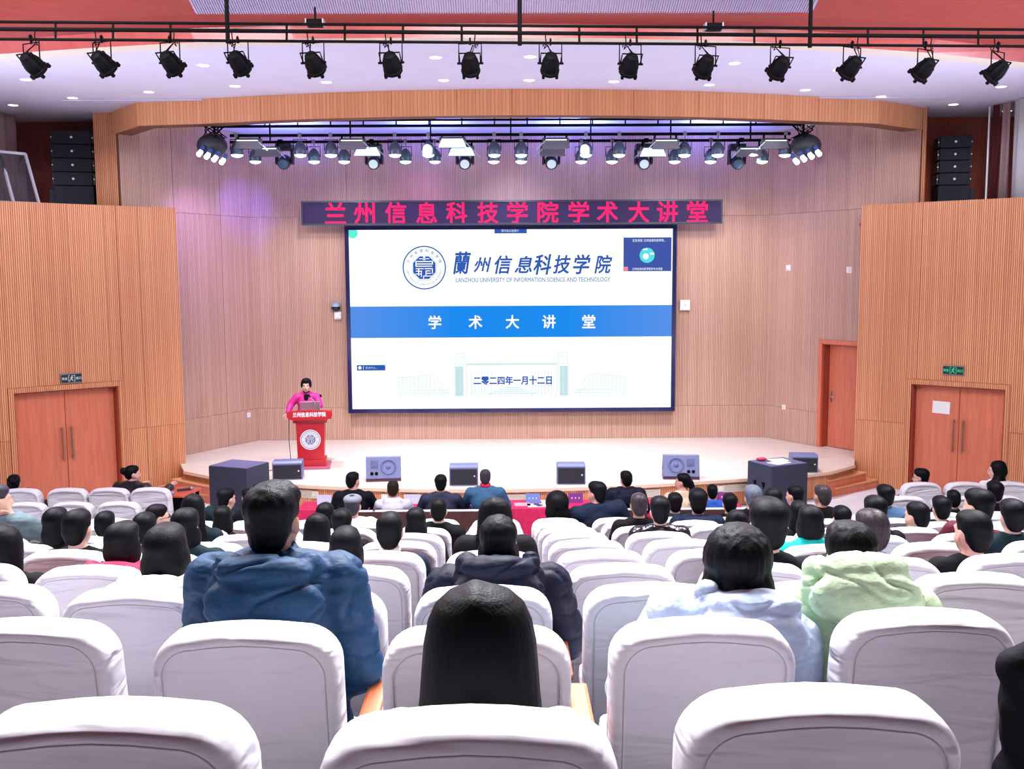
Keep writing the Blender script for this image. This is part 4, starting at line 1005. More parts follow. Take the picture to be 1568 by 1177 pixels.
def seat_meshes():
    H, hw, z0 = 1.0, .275, .22
    rings = [(.15, .190), (.07, .190), (.035, .182), (.012, .165), (.002, .140), (0, .105), (0, .050), (.003, .020), (.012, .004), (.026, -.003), (.034, -.001), (.038, .005), (.046, .006), (.12, .009)]
    bm = nb(); R = []
    for inset, y in rings:
        o = rr_outline(hw - inset, z0, H - inset, max(.115 - inset * .45, .05))
        R.append([bm.verts.new((x, y + (H - z) * REC, z)) for x, z in o])
    n = len(R[0])
    for A, B in zip(R, R[1:]):
        for i in range(n - 1): bm.faces.new((A[i], B[i], B[i + 1], A[i + 1]))
    # centre fills: join mirrored points
    for ring, flip in ((R[0], 0), (R[-1], 1)):
        for i in range(n // 2):
            j = n - 1 - i
            if j - i <= 1: break
            q = [ring[i], ring[i + 1], ring[j - 1], ring[j]] if j - 1 != i + 1 else [ring[i], ring[i + 1], ring[j]]
            bm.faces.new(q[::-1] if flip else q)
    bmesh.ops.recalc_face_normals(bm, faces=bm.faces)
    cover = tomesh(bm, 'back_cover')
    bm = nb(); o = rr_outline(hw - .036, z0 + .20, H - .036, .09); tube(bm, [(x, -.001 + (H - z) * REC, z) for x, z in o], .0022, 4); seam = tomesh(bm, 'seam')
    bm = nb(); box2(bm, -.25, .25, .24, .72, .34, .45, .04, 3); cush = tomesh(bm, 'seat_cushion')
    bm = nb(); box2(bm, -.22, .22, .24, .62, .28, .34, .01); box2(bm, -.06, .06, .36, .46, -.09, .28, .01); ped = tomesh(bm, 'pedestal')
    bm = nb(); box2(bm, .296, .362, .10, .56, .615, .645, .012, 2); arm = tomesh(bm, 'armrest')
    bm = nb(); box2(bm, .305, .353, .16, .50, -.06, .615, .012, 2); sup = tomesh(bm, 'arm_support')
    return cover, seam, cush, ped, arm, sup
SEAT_ME = seat_meshes()
for me, m in zip(SEAT_ME, (M_COVER, M_SEAM, M_COVER, M_PED, W_ARM, M_COVER)):
    me.materials.append(m)
for me in (SEAT_ME[0], SEAT_ME[1], SEAT_ME[2]): me.polygons.foreach_set('use_smooth', [True] * len(me.polygons))
SEATS = []
def seat(x, y, label, rz=0., z=None):
    o = thing('auditorium_seat', label, 'seat', (x, y, floor_z(y) if z is None else z), rz, 'white covered auditorium seats')
    for nm, me in zip(('back_cover', 'seam', 'seat_cushion', 'pedestal', 'armrest', 'arm_support'), SEAT_ME):
        c = bpy.data.objects.new(nm, me); COL.objects.link(c); c.parent = o
    SEATS.append([x, y, o.location.z, False]); return o
def seat_xy(px, py):       # where a seat stands whose back top is seen at this pixel
    y = 5.
    for _ in range(30):
        zt = floor_z(y) + 1.01; p = atz(px, py, zt); y += (p.y - .11 - y) * .6
    return p.x, y
RN = ['', '', 'nearest', 'second', 'third', 'fourth', 'fifth', 'sixth', 'seventh', 'eighth', 'ninth', 'tenth', 'eleventh', 'twelfth', 'thirteenth']
CN = ['', 'first', 'second', 'third', 'fourth', 'fifth', 'sixth', 'seventh', 'eighth', 'ninth', 'tenth']
def seat_label(row, k):
    side = f'{CN[k]} right of the middle gap' if k >= 1 else f'{CN[1 - k]} left of the middle gap'
    r = 'nearest row' if row == 2 else f'{RN[row]} row from the camera'
    return f'white covered seat in the {r}, {side}'
EXPL = {(2, -1): (170, 1075), (2, 0): (718, 1088), (2, 1): (1245, 1053), (2, 2): (1762, 1075),
        (3, -2): (42, 948), (3, -1): (382, 953), (3, 0): (730, 956), (3, 1): (1072, 947), (3, 2): (1410, 933), (3, 3): (1745, 925),
        (4, -3): (-20, 893), (4, -2): (207, 900), (4, -1): (484, 901), (4, 0): (740, 897), (4, 1): (997, 893), (4, 2): (1251, 890), (4, 3): (1490, 877),
        (5, -4): (-45, 862), (5, -3): (140, 866), (5, 4): (1548, 848), (5, 3): (1358, 853), (6, -4): (101, 842)}
for row in range(2, 13):
    for k in range(-9, 10):
        if (row, k) in EXPL: x, y = seat_xy(*EXPL[(row, k)])
        else:
            x = at(770 + (-115 + 1020 * k) / row, 735 + 636 / row, row * .985).x; y = row * .985 - .11 + (.15 * (k - 1) * min(1, max(0, (12 - row) / 6)) if k > 2 else .0)
        if (row, k) not in EXPL: x *= (y + .11) / (row * .985)
        if row == 12 and (-4 <= k <= 5): continue
        px = 770 + x / y * F
        if px < -90 or px > 1690: continue
        if row >= 6 and abs(px - 770) > 900: continue
        seat(x, y, seat_label(row, k))
front = [(28, 757, 'white covered seat below the left double door, leftmost'), (100, 760, 'white covered seat below the left double door, second from the left'), (164, 762, 'white covered seat just left of the woman in the leather jacket'), (228, 765, 'white covered seat just below the woman in the leather jacket'),
         (34, 771, 'white covered seat in the left front block, nearer row, leftmost'), (106, 771, 'white covered seat in the left front block, nearer row, second'), (178, 773, 'white covered seat in the left front block, nearer row, rightmost'),
         (1414, 755, 'white covered seat behind the man with glasses in black'), (1481, 752, 'white covered seat below the right double door'), (1548, 750, 'white covered seat of the woman in white'), (1389, 771, 'white covered seat in the right front block, nearer row, leftmost'), (1463, 769, 'white covered seat in the right front block, nearer row, middle'), (1537, 767, 'white covered seat in the right front block, nearer row, rightmost')]
for px, py, lab in front:
    p = atz(px, py, 1.0); far = py < 766; seat(at(px, py, 13.9 if far else 13.02).x, 13.9 if far else 13.02, lab, z=0.)

# ---------------------------------------------------------------- people
def unit_sphere(u, v):
    vs_, fs = [(0, 0, 1)], []
    for i in range(1, v):
        t = PI * i / v
        for j in range(u): vs_.append((math.sin(t) * math.cos(2 * PI * j / u), math.sin(t) * math.sin(2 * PI * j / u), math.cos(t)))
    vs_.append((0, 0, -1)); L = len(vs_) - 1
    for j in range(u): fs.append((0, 1 + j, 1 + (j + 1) % u))
    for i in range(v - 2):
        for j in range(u): a = 1 + i * u; fs.append((a + j, a + u + j, a + u + (j + 1) % u, a + (j + 1) % u))
    a = 1 + (v - 2) * u
    for j in range(u): fs.append((a + j, L, a + (j + 1) % u))
    return np.array(vs_), fs
US = {k: unit_sphere(*k) for k in ((14, 9), (8, 5))}
class Blob:
    """collects ellipsoids and tapered capsules, then fuses them into one continuous skin"""
    def __init__(s): s.v, s.f, s.n = [], [], 0
    def add(s, v, f):
        s.v.append(v); s.f += [tuple(i + s.n for i in q) for q in f]; s.n += len(v)
    def ell(s, c, r, rot=None, k=(14, 9)):
        v, f = US[k]; v = v * np.array(r if not isinstance(r, (int, float)) else (r, r, r))
        if rot is not None: v = v @ np.array(rot.to_3x3()).T
        s.add(v + np.array(c), f)
    def cap(s, p0, p1, r0, r1, k=(14, 9)):
        p0, p1 = Vector(p0), Vector(p1); d = p1 - p0; q = d.to_track_quat('Z', 'Y').to_matrix()
        v, f = US[k]; h = v[:, 2] >= 0
        w_ = np.where(h[:, None], v * r1 + np.array([0, 0, d.length]), v * r0)
        s.add(w_ @ np.array(q).T + np.array(p0), f)
    def chain(s, pts, rs, k=(14, 9)):
        for (a, b), (ra, rb) in zip(zip(pts, pts[1:]), zip(rs, rs[1:])): s.cap(a, b, ra, rb, k)
    def raw(s, name='mesh'):
        me = bpy.data.meshes.new(name); me.from_pydata(np.concatenate(s.v).tolist(), [], s.f); me.update(); return me
    def fuse(s, voxel, smooth=4, fac=.5, name='mesh'):
        me = s.raw(name); o = bpy.data.objects.new('fuse', me)
        m = o.modifiers.new('r', 'REMESH'); m.mode = 'VOXEL'; m.voxel_size = voxel; m.use_smooth_shade = True
        if smooth: m = o.modifiers.new('s', 'SMOOTH'); m.iterations = smooth; m.factor = fac
        out = evaluated(o); bpy.data.meshes.remove(me)
        out.polygons.foreach_set('use_smooth', [True] * len(out.polygons)); out.name = name
        return out
def displace(me, fn):
    n = len(me.vertices); co = np.empty(n * 3); me.vertices.foreach_get('co', co); no = np.empty(n * 3); me.vertex_normals.foreach_get('vector', no)
    co = co.reshape(-1, 3); d = np.array([fn(Vector(c)) for c in co])
    me.vertices.foreach_set('co', (co + no.reshape(-1, 3) * d[:, None]).ravel()); me.update()

SKIN = {n: noisy('skin_' + n, c, tuple(x * 1.08 for x in c), (30, 30, 30), .5, 0., spec=.35) for n, c in (('fair', (.66, .41, .32)), ('tan', (.50, .28, .20)), ('rosy', (.68, .36, .30)))}
def hair_mat(name, c, rough=.52):
    m = mat(name, c, rough, spec=.12)
    if m.get('done'): return m
    m['done'] = 1
    n = nd(m, 'ShaderNodeTexNoise'); n.inputs['Detail'].default_value = 4; n.inputs['Scale'].default_value = 1
    lk(m, coords(m, (170, 170, 9)), n.inputs['Vector'])
    lk(m, ramp(m, n.outputs[0], [(.3, tuple(x * .6 for x in c)), (.75, tuple(x * 1.7 for x in c))]), m.node_tree.nodes['Principled BSDF'].inputs['Base Color'])
    bump(m, n.outputs[0], .5, .004); return m
HAIR = {'thin': hair_mat('thin_glossy_hair', (.035, .026, .030), .3), 'black': hair_mat('black_hair', (.0018, .0021, .0034)), 'brown': hair_mat('dark_brown_hair', (.016, .009, .007)), 'grey': hair_mat('grey_hair', (.10, .115, .15), .5), 'greying': hair_mat('greying_hair', (.035, .032, .045), .45)}
def cloth(name, c, rough=.75, bs=.4, sc=(14, 14, 22), spec=.3, sheen=0.):
    return noisy(name, tuple(x * .85 for x in c), tuple(min(x * 1.15, 1) for x in c), sc, rough, bs, .02, 3, spec, sheen)
CL = {
 'black': cloth('black_cloth', (.0045, .0045, .006), spec=.12), 'navy': cloth('navy_cloth', (.007, .014, .036), spec=.15), 'suit': cloth('black_suit_cloth', (.005, .005, .011), bs=.1, spec=.12),
 'navysuit': cloth('navy_suit_cloth', (.022, .026, .058), bs=.1), 'bluepuffer': cloth('blue_puffer', (.010, .048, .115), .6, .5, spec=.2), 'navypuffer': cloth('dark_navy_puffer', (.006, .0075, .022), .6, .5, spec=.15),
 'darkteal': cloth('dark_teal_cloth', (.006, .020, .028), spec=.15), 'white': cloth('white_coat_cloth', (.76, .75, .78)), 'cream': cloth('cream_hoodie_cloth', (.66, .60, .56)), 'lilacwhite': cloth('lilac_white_cloth', (.60, .59, .74)),
 'red': cloth('red_cloth', (.62, .015, .07)), 'skyblue': cloth('sky_blue_jacket_cloth', (.55, .68, .90), .55, .6), 'mint': cloth('mint_green_coat_cloth', (.54, .72, .45), .6, .6),
 'teal': cloth('bright_teal_cloth', (.0, .42, .38)), 'magenta': cloth('magenta_jacket_cloth', (.55, .015, .20), .5, .2), 'leather': noisy('black_leather', (.006, .006, .010), (.012, .012, .02), (18, 18, 18), .22, .6, .02, spec=.7),
 'bluegrey': cloth('blue_grey_jacket_cloth', (.035, .11, .22), bs=.2), 'greengrey': cloth('grey_green_jacket_cloth', (.10, .15, .17), .7, .6), 'beige': cloth('beige_cloth', (.70, .52, .38), bs=.2), 'royal': cloth('royal_blue_cloth', (.02, .10, .50)),
 'maroon': cloth('maroon_cloth', (.10, .008, .02)), 'greyblue': cloth('dusty_blue_cloth', (.06, .14, .25)), 'denim': cloth('dark_trouser_cloth', (.02, .024, .035), bs=.2)}
M_SHOE = mat('shoe_leather', (.012, .011, .012), .4)
M_EYE = mat('eye_dark', (.01, .008, .008), .2); M_LIP = mat('lip_red', (.45, .09, .09), .4)
TRI = [0]
def rotmat(yaw, pitch=0., roll=0.):
    return Matrix.Rotation(yaw, 3, 'Z') @ Matrix.Rotation(pitch, 3, 'X') @ Matrix.Rotation(roll, 3, 'Y')

def head_blob(b, C, R, hs, k=(14, 9)):
    P = lambda *q: C + R @ (Vector(q) * hs)
    S = lambda *q: tuple(x * hs for x in q)
    b.ell(P(0, -.012, .030), S(.073, .092, .084), R)
    b.ell(P(0, .030, -.030), S(.060, .060, .074), R)
    b.ell(P(0, .040, -.078), S(.042, .044, .030), R)
    b.cap(P(0, .086, .008), P(0, .104, -.030), .010 * hs, .015 * hs, (8, 5))
    b.ell(P(0, .082, -.062), S(.024, .012, .012), R, (8, 5))
    for s in (-1, 1):
        b.ell(P(s * .076, -.004, -.008), S(.012, .022, .034), R, (8, 5))
        b.ell(P(s * .030, .078, .026), S(.024, .012, .008), R, (8, 5))
        b.ell(P(s * .038, .060, -.035), S(.022, .022, .022), R, (8, 5))
def hair_blob(style, C, R, hs):
    b = Blob(); P = lambda *q: C + R @ (Vector(q) * hs); S = lambda *q: tuple(x * hs for x in q)
    b.ell(P(0, -.022, .044), S(.083, .096, .086), R)
    b.ell(P(0, -.050, -.002), S(.078, .066, .070), R)
    if style == 'short':
        b.ell(P(0, .012, .075), S(.074, .072, .050), R); b.ell(P(0, -.058, -.045), S(.060, .045, .045), R)
    elif style == 'bowl':
        b.ell(P(0, .018, .084), S(.082, .082, .050), R); b.ell(P(0, -.03, .05), S(.094, .096, .085), R); b.ell(P(0, -.058, -.03), S(.07, .05, .06), R); b.ell(P(0, .066, .072), S(.056, .026, .026), R)
        for s in (-1, 1): b.ell(P(s * .074, .0, .018), S(.022, .050, .055), R)
    elif style == 'thick':
        b.ell(P(0, .014, .082), S(.082, .078, .054), R); b.ell(P(0, -.03, .055), S(.092, .098, .083), R); b.ell(P(0, -.058, -.04), S(.066, .05, .055), R)
    elif style in ('bob', 'bigbob', 'cropbob'):
        k = {'bob': 1., 'bigbob': 1.28, 'cropbob': .95}[style]; z = {'bob': -.06, 'bigbob': -.045, 'cropbob': -.025}[style]
        b.ell(P(0, -.02, .05), S(.090 * k, .102 * k, .088 * k), R); b.ell(P(0, -.045, z), S(.094 * k, .070 * k, .088), R)
        b.ell(P(0, .02, .085), S(.07, .066, .046), R)
        for s in (-1, 1): b.ell(P(s * .062 * k, -.005, z), S(.034, .058, .085), R)
        if style == 'bigbob': b.cap(P(.085, -.05, -.08), P(.115, -.045, -.165), .050 * hs, .030 * hs); b.ell(P(0, -.05, -.10), S(.09, .05, .05), R)
    elif style in ('long', 'longwide'):
        k = 1.12 if style == 'longwide' else 1.
        b.ell(P(0, .016, .082), S(.074, .070, .048), R)
        b.ell(P(0, -.026, .046), S(.090 * k, .098, .088), R)
        D = Vector((0, 0, -1)); base = P(0, -.055, -.02)
        for t, hw, dp in ((.0, .090, .062), (.06, .098, .060), (.12, .104, .056), (.18, .110, .052), (.24, .116, .050), (.30, .118, .045), (.36, .116, .04)):
            b.ell(base + D * t * hs + Vector((0, -.012 - t * .10, 0)) * hs, (hw * hs * k, dp * hs, .055 * hs))
        for s in (-1, 1): b.chain([P(s * .07, -.0, .0), P(s * .085 * k, -.01, -.10), P(s * .095 * k, -.03, -.19)], [.034 * hs, .04 * hs, .036 * hs])
    elif style == 'bun':
        b.ell(P(0, .010, .078), S(.073, .070, .048), R); b.ell(P(0, -.125, .055), S(.050, .044, .050), R)
    elif style == 'pony':
        b.ell(P(0, .010, .078), S(.073, .070, .048), R); b.chain([P(0, -.11, .02), P(0, -.135, -.05), P(0, -.12, -.13), P(0, -.11, -.17)], [.034 * hs, .038 * hs, .030 * hs, .012 * hs])
    elif style == 'bald':
        b = Blob(); b.ell(P(0, -.032, .016), S(.084, .084, .076), R)
        for s in (-1, 1): b.ell(P(s * .066, -.01, .006), S(.018, .045, .034), R)
    return b

def long_hair(C, R, hs, k=1., length=.36, seg=56, seed=0.):
    """one smooth fall of hair, lofted ring by ring from the crown to the ends, with combed strand ridges"""
    prof = [(.136, .004, -.030, .006), (.132, .030, -.030, .036), (.120, .058, -.028, .066), (.098, .078, -.026, .088), (.065, .091, -.028, .100), (.025, .098, -.034, .104), (-.02, .101, -.044, .100), (-.07, .104, -.056, .088), (-.13, .110, -.070, .070), (-.20, .118, -.082, .056), (-.28, .125, -.092, .046), (-.36, .130, -.100, .040), (-.44, .132, -.104, .034)]
    prof = [p for p in prof if p[0] >= -length]; P = []
    for a, b in zip(prof, prof[1:]):
        for t in (0, .33, .67): P.append(tuple(a[i] + (b[i] - a[i]) * t for i in range(4)))
    P.append(prof[-1]); V, Fc = [], []
    up = Matrix.Identity(3)
    for (z, hw, yc, hd) in P:
        bl = min(1., max(0., (-z - .03) / .10)); Rz = R if bl <= 0 else None
        for j in range(seg):
            a = 2 * PI * j / seg; rr = 1 + (.020 * noise.noise(Vector((a * 5.5, z * 1.6, seed))) + .012 * noise.noise(Vector((a * 14, z * 1.2, 5 + seed)))) * min(1, (0.136 - z) / .05)
            q = Vector((hw * k * rr * math.cos(a), yc + hd * rr * math.sin(a), z)) * hs
            if z > .10: q.z += .006 * hs * math.exp(-((q.x / hs + .012) / .02) ** 2)
            pr, pw = R @ q, Vector((q.x, q.y, q.z)); V.append(C + pr * (1 - bl) + pw * bl)
    n = len(P)
    for i in range(n - 1):
        for j in range(seg): Fc.append((i * seg + j, i * seg + (j + 1) % seg, (i + 1) * seg + (j + 1) % seg, (i + 1) * seg + j)[::-1])
    Fc.append(tuple(range(seg))); Fc.append(tuple(reversed(range((n - 1) * seg, n * seg))))
    me = bpy.data.meshes.new('hair'); me.from_pydata([tuple(v) for v in V], [], Fc); me.update()
    bm = bmesh.new(); bm.from_mesh(me); bmesh.ops.recalc_face_normals(bm, faces=bm.faces); bm.to_mesh(me); bm.free()
    me.polygons.foreach_set('use_smooth', [True] * len(me.polygons)); return me

def torso_pts(T, lean):
    c, s = math.cos(lean), math.sin(lean)
    return lambda x, y, z: Vector((x, y * c + z * s, z * c - y * s)) if z > 0 else Vector((x, y, z))
def person(name, label, cat_loc, T=.58, lean=-.10, side=0., yaw=0., hyaw=0., hpitch=0., hs=1., hair='short', hairc='black', skin='fair', jacket='black', puff=.020, collar='round', hood=None, hood_up=0., arms='lap', stand=False, voxel=.014, sw=1., z_off=0., folds=0., group='audience', scale=1., trousers='denim', extras=None, long_len=1.):
    root = thing(name, label, 'person', cat_loc, yaw, group)
    X = torso_pts(T, lean); tilt = Matrix.Rotation(side, 3, 'Y')
    Q = lambda x, y, z: tilt @ X(x, y, z)
    nk = Q(0, -.005, T + .02); R = rotmat(hyaw, hpitch) ; C = nk + Vector((0, .022, .135 * hs))
    sh = {s: Q(s * .175 * sw, 0, T - .045) for s in (-1, 1)}
    el, wr = {}, {}
    for s in (-1, 1):
        a = arms if isinstance(arms, str) else arms[0 if s < 0 else 1]
        if a == 'lap': el[s], wr[s] = Q(s * .235 * sw, .06, T - .32), Vector((s * .09, .34, .19))
        elif a == 'desk': el[s], wr[s] = Q(s * .26 * sw, .17, T - .26), Vector((s * .16, .44, .33))
        elif a == 'chin': el[s], wr[s] = Q(s * .27 * sw, .26, T - .26), C + R @ Vector((s * .045, .10, -.13))
        elif a == 'side': el[s], wr[s] = Q(s * .27 * sw, -.02, T - .31), Q(s * .27 * sw, .06, T - .55)
        elif a == 'reach': el[s], wr[s] = Q(s * .25 * sw, .20, T - .25), Vector((s * .20 + .12, .52, .33))
        elif a == 'wide': el[s], wr[s] = Q(s * .34 * sw, .02, T - .26), Q(s * .36 * sw, .19, T - .36)
        else: el[s], wr[s] = Q(*a[0]), Q(*a[1])
    hip = {s: Vector((s * .09, 0, .07)) for s in (-1, 1)}
    if not stand: kn = {s: Vector((s * .11, .42, .085)) for s in (-1, 1)}; an = {s: Vector((s * .11, .44, -.36)) for s in (-1, 1)}
    else: kn = {s: Vector((s * .10, .02, -.36)) for s in (-1, 1)}; an = {s: Vector((s * .11, -.01, -.76)) for s in (-1, 1)}
    def core(b, g):
        b.ell(Q(0, -.01, .10), (.165 * sw + g, .115 + g, .12 + g)); b.ell(Q(0, 0, T * .45), (.145 * sw + g, .10 + g, .15 + g)); b.ell(Q(0, 0, T - .17), (.160 * sw + g, .105 + g, .16 + g), tilt)
        b.cap(Q(-.135 * sw, -.005, T - .055), Q(.135 * sw, -.005, T - .055), .058 + g, .058 + g)
        b.cap(Q(-.08 * sw, -.01, T - .015), Q(.08 * sw, -.01, T - .015), .050 + g * .8, .050 + g * .8)
    b = Blob(); core(b, 0); head_blob(b, C, R, hs); b.cap(nk - Vector((0, .0, .05)), C + R @ Vector((0, -.018, -.05)), .058 * min(hs, 1.1), .054 * min(hs, 1.1))
    for s in (-1, 1):
        b.chain([sh[s], el[s], wr[s]], [.050, .040, .026]); b.chain([hip[s], kn[s], an[s]], [.085, .055, .036]); b.cap(an[s], an[s] + Vector((0, .14, -.05)), .035, .028)
        d = (wr[s] - el[s]).normalized(); b.ell(wr[s] + d * .045, (.036, .036, .036)); b.cap(wr[s], wr[s] + d * .06, .024, .030)
    me = b.fuse(min(voxel * 1.3, .02), 3, .5, 'body')
    # five separate fingers on each hand, curled over what lies under them
    bm = bmesh.new(); bm.from_mesh(me); fb = Blob()
    for s in (-1, 1):
        d = (wr[s] - el[s]).normalized(); up = Vector((0, 0, 1)); sd = d.cross(up); sd = sd.normalized() if sd.length > .1 else Vector((1, 0, 0)); dn = sd.cross(d) * -1
        if dn.z > 0: dn = -dn
        for k, (o_, L) in enumerate(((-.027, .060), (-.009, .072), (.009, .070), (.027, .055))):
            p = wr[s] + d * .07 + sd * o_; fb.chain([p, p + d * L * .5 + dn * .008, p + d * L * .85 + dn * .03], [.0095, .009, .0075], (8, 5))
        p = wr[s] + d * .03 - sd * s * -.03; fb.chain([p, p + sd * s * .03 + d * .025, p + sd * s * .035 + d * .055 + dn * .01], [.012, .011, .009], (8, 5))
    fm = fb.raw(); bm.from_mesh(fm); bm.to_mesh(me); bm.free(); bpy.data.meshes.remove(fm); me.polygons.foreach_set('use_smooth', [True] * len(me.polygons))
    part('body', me, SKIN[skin], root); TRI[0] += len(me.polygons) * 2
    # hair
    if hair:
        if hair in ('long', 'longwide'): hm_ = long_hair(C, R, hs, 1.12 if hair == 'longwide' else .98, .40 if voxel < .0095 else .32, 56 if voxel < .0095 else 28, cat_loc[0])
        else:
            hm_ = hair_blob(hair, C, R, hs).fuse(min(voxel * .85, .014), 6, .5, 'hair')
            if voxel < .011: displace(hm_, lambda c: .0035 * noise.noise(Vector((c.x * 60, c.y * 60, c.z * 6))))
        part('hair', hm_, HAIR[hairc], root); TRI[0] += len(hm_.polygons) * 2
    # jacket: torso, sleeves, collar, hood
    if jacket:
        g = puff; b = Blob(); core(b, g); b.ell(Q(0, -.005, .06), (.175 * sw + g, .125 + g, .10 + g))
        for s in (-1, 1):
            w_ = el[s] + (wr[s] - el[s]) * .90
            b.chain([sh[s], el[s], w_], [.056 + g, .047 + g, .036 + g * .7])
        if collar in ('round', 'high'):
            hgt = .035 if collar == 'round' else .065
            for k in range(12):
                a = 2 * PI * k / 12; p = nk + Vector((math.cos(a) * .068, math.sin(a) * .068 + .006, -.005)); b.cap(p, p + Vector((0, 0, hgt * (1 if math.sin(a) < .5 else .5))), .018, .013, (8, 5))
        u = hood_up
        if hood == 'down':
            b.ell(Q(0, -.105 - g, T - .075 + u), (.150, .062, .085)); b.ell(Q(0, -.085 - g, T + .01 + u), (.120, .055, .045))
            for s in (-1, 1): b.cap(Q(s * .085, -.07, T + .015 + u), Q(s * .07, .05, T - .03), .038, .028)
        elif hood == 'big':
            b.ell(Q(0, -.130 - g, T - .075 + u), (.205, .078, .105)); b.ell(Q(0, -.105 - g, T + .03 + u), (.165, .072, .055))
            for s in (-1, 1): b.cap(Q(s * .135, -.085, T + .02 + u), Q(s * .09, .05, T - .03), .052, .035); b.cap(Q(s * .15, -.10, T - .04 + u), Q(s * .10, -.0, T - .10), .05, .04)
        jm = b.fuse(voxel, 7 if folds else 4, .5, 'jacket')
        if folds: displace(jm, lambda c: folds * (.7 * noise.noise(Vector((c.x * 6 + 3, c.y * 6, c.z * 11))) + .35 * noise.noise(Vector((c.x * 19, c.y * 19 + 7, c.z * 27))) - .9 * math.exp(-(noise.noise(Vector((c.x * 5 + 9, c.y * 5, c.z * 9 + 4))) / .07) ** 2)))
        part('jacket', jm, CL[jacket], root); TRI[0] += len(jm.polygons) * 2
    b = Blob(); b.ell((0, .02, .085), (.17 * sw, .13, .085))
    for s in (-1, 1): b.chain([hip[s], kn[s], an[s]], [.098, .070, .052])
    tm = b.fuse(.034, 3, .5, 'trousers'); part('trousers', tm, CL[trousers], root); TRI[0] += len(tm.polygons) * 2
    for s in (-1, 1):
        b = Blob(); p = an[s] + Vector((0, .05, -.055)); b.ell(p, (.042, .11, .040)); part('shoe', b.raw('shoe'), M_SHOE, root, smooth=True)
    if abs(hyaw) > 1. or stand:                   # a face in view: eyes and mouth
        for s in (-1, 1):
            b = Blob(); b.ell(C + R @ (Vector((s * .030, .082, .006)) * hs), (.011, .006, .006), R, (8, 5)); part('eye', b.raw('eye'), M_EYE, root, smooth=True)
        b = Blob(); b.ell(C + R @ (Vector((0, .090, -.062)) * hs), (.022, .008, .007), R, (8, 5)); part('mouth', b.raw('mouth'), M_LIP, root, smooth=True)
    root['top'] = (C.z + .118 * hs)
    del root['top']
    if extras: extras(root, C, R, hs, Q, T)
    return root

SITZ = .45
def sit(px, py, row, label, lat=None, dy=None, **kw):
    """seat a person so that the head shows at pixel (px, py = top of the head); the hips go into the nearest empty seat of that row"""
    hs = kw.get('hs', 1.); lean = kw.get('lean', -.10); z0 = kw.pop('z', None); free = kw.pop('free', False)
    extra = max(0, kw.get('puff', .02) - .02) * 1.3
    ys = row * .985 - .11 if z0 is None else row
    st = None
    if dy is None:
        hx_ = at(px, py, ys + .47).x
        cand = [q for q in SEATS if abs(q[1] - ys) < .62 and abs(q[0] - hx_) < .62 and not q[3]]
        if cand: st = min(cand, key=lambda q: abs(q[0] - hx_) + .5 * abs(q[1] - ys))
        if st is None: print('no seat', label)
    if st is not None:
        st[3] = True; Yh = st[1] + .47 + extra; fz = st[2]; sxp = st[0]
    else:
        Yh = row + (dy if dy is not None else .47); fz = 0. if z0 is not None else floor_z(row); sxp = None
    head = at(px, py + (4 if row < 8 else 2), Yh); sz_ = fz + SITZ
    if sxp is None: sxp = head.x
    up = head.z - sz_ - .258 * hs           # torso length that brings the head top to the pixel
    T = up / math.cos(lean)
    if not .40 <= T <= .74: print('torso', label[:40], round(T, 2))
    T = min(max(T, .36), .78)
    hx = head.x - sxp; hx0 = max(-.10, min(.10, hx)); sn = (hx - hx0) / (T + .1)
    if abs(sn) > .42: print('lean', label[:40], round(sn, 2))
    side = math.asin(max(-.42, min(.42, sn)))
    ycorr = (T + .02) * math.sin(lean) + .03
    kw.setdefault('voxel', min(.0200, max(.009, .0065 + .0014 * row)))
    return person('person', label, (sxp + hx0, Yh - ycorr, sz_), T=T, side=side, **kw)

# ---- the nearest people
def hair_sheet(root, C, R, hs, Q, T): pass
def gloss(root, C, R, hs, Q, T): pass
def hoodie_band(col, m):
    def f(root, C, R, hs, Q, T):
        b = Blob()
        for k in range(18):
            a = PI * k / 17; p0 = C + R @ (Vector((.094 * math.cos(a), -.0, .034 + .100 * math.sin(a))) * hs); b.ell(p0, (.012, .012, .012), None, (8, 5))
        part('hair_band', b.fuse(.007, 2, .5, 'hair_band'), m, root)
    return f
def scrunchie(m):
    def f(root, C, R, hs, Q, T):
        b = Blob(); b.ell(C + R @ (Vector((-.08, -.085, -.105)) * hs), (.040, .034, .040)); part('hair_bobble', b.raw('hair_bobble'), m, root, smooth=True)
    return f
def flat_cap(root, C, R, hs, Q, T):
    m = noisy('grey_cap_cloth', (.14, .16, .20), (.20, .22, .26), (60, 60, 60), .8, .3)
    b = Blob(); b.ell(C + R @ (Vector((0, .0, .075)) * hs), tuple(x * hs for x in (.096, .118, .052)), R); b.ell(C + R @ (Vector((0, .105, .045)) * hs), tuple(x * hs for x in (.068, .055, .014)), R)
    part('cap', b.fuse(.010, 2, .5, 'cap'), m, root)
def glasses(root, C, R, hs, Q, T):
    bm = nb()
    for s in (-1, 1):
        c = Vector((s * .032, .098, .005)); tube(bm, [C + R @ ((c + Vector((.022 * math.cos(a), 0, .017 * math.sin(a)))) * hs) for a in [2 * PI * k / 10 for k in range(11)]], .003, 5)
        tube(bm, [C + R @ (Vector((s * .054, .096, .008)) * hs), C + R @ (Vector((s * .079, .0, .004)) * hs)], .003, 5)
    part('glasses', bm, M_DKPLAS, root)
def shirt_collar(m):
    def f(root, C, R, hs, Q, T):
        b = Blob(); nk = Q(0, -.005, T + .02)
        for k in range(14):
            a = 2 * PI * k / 14; p = nk + Vector((math.cos(a) * .060, math.sin(a) * .060 + .006, .02)); b.cap(p, p + Vector((0, 0, .035)), .014, .010, (8, 5))
        part('shirt_collar', b.fuse(.009, 2, .5, 'shirt_collar'), m, root)
    return f

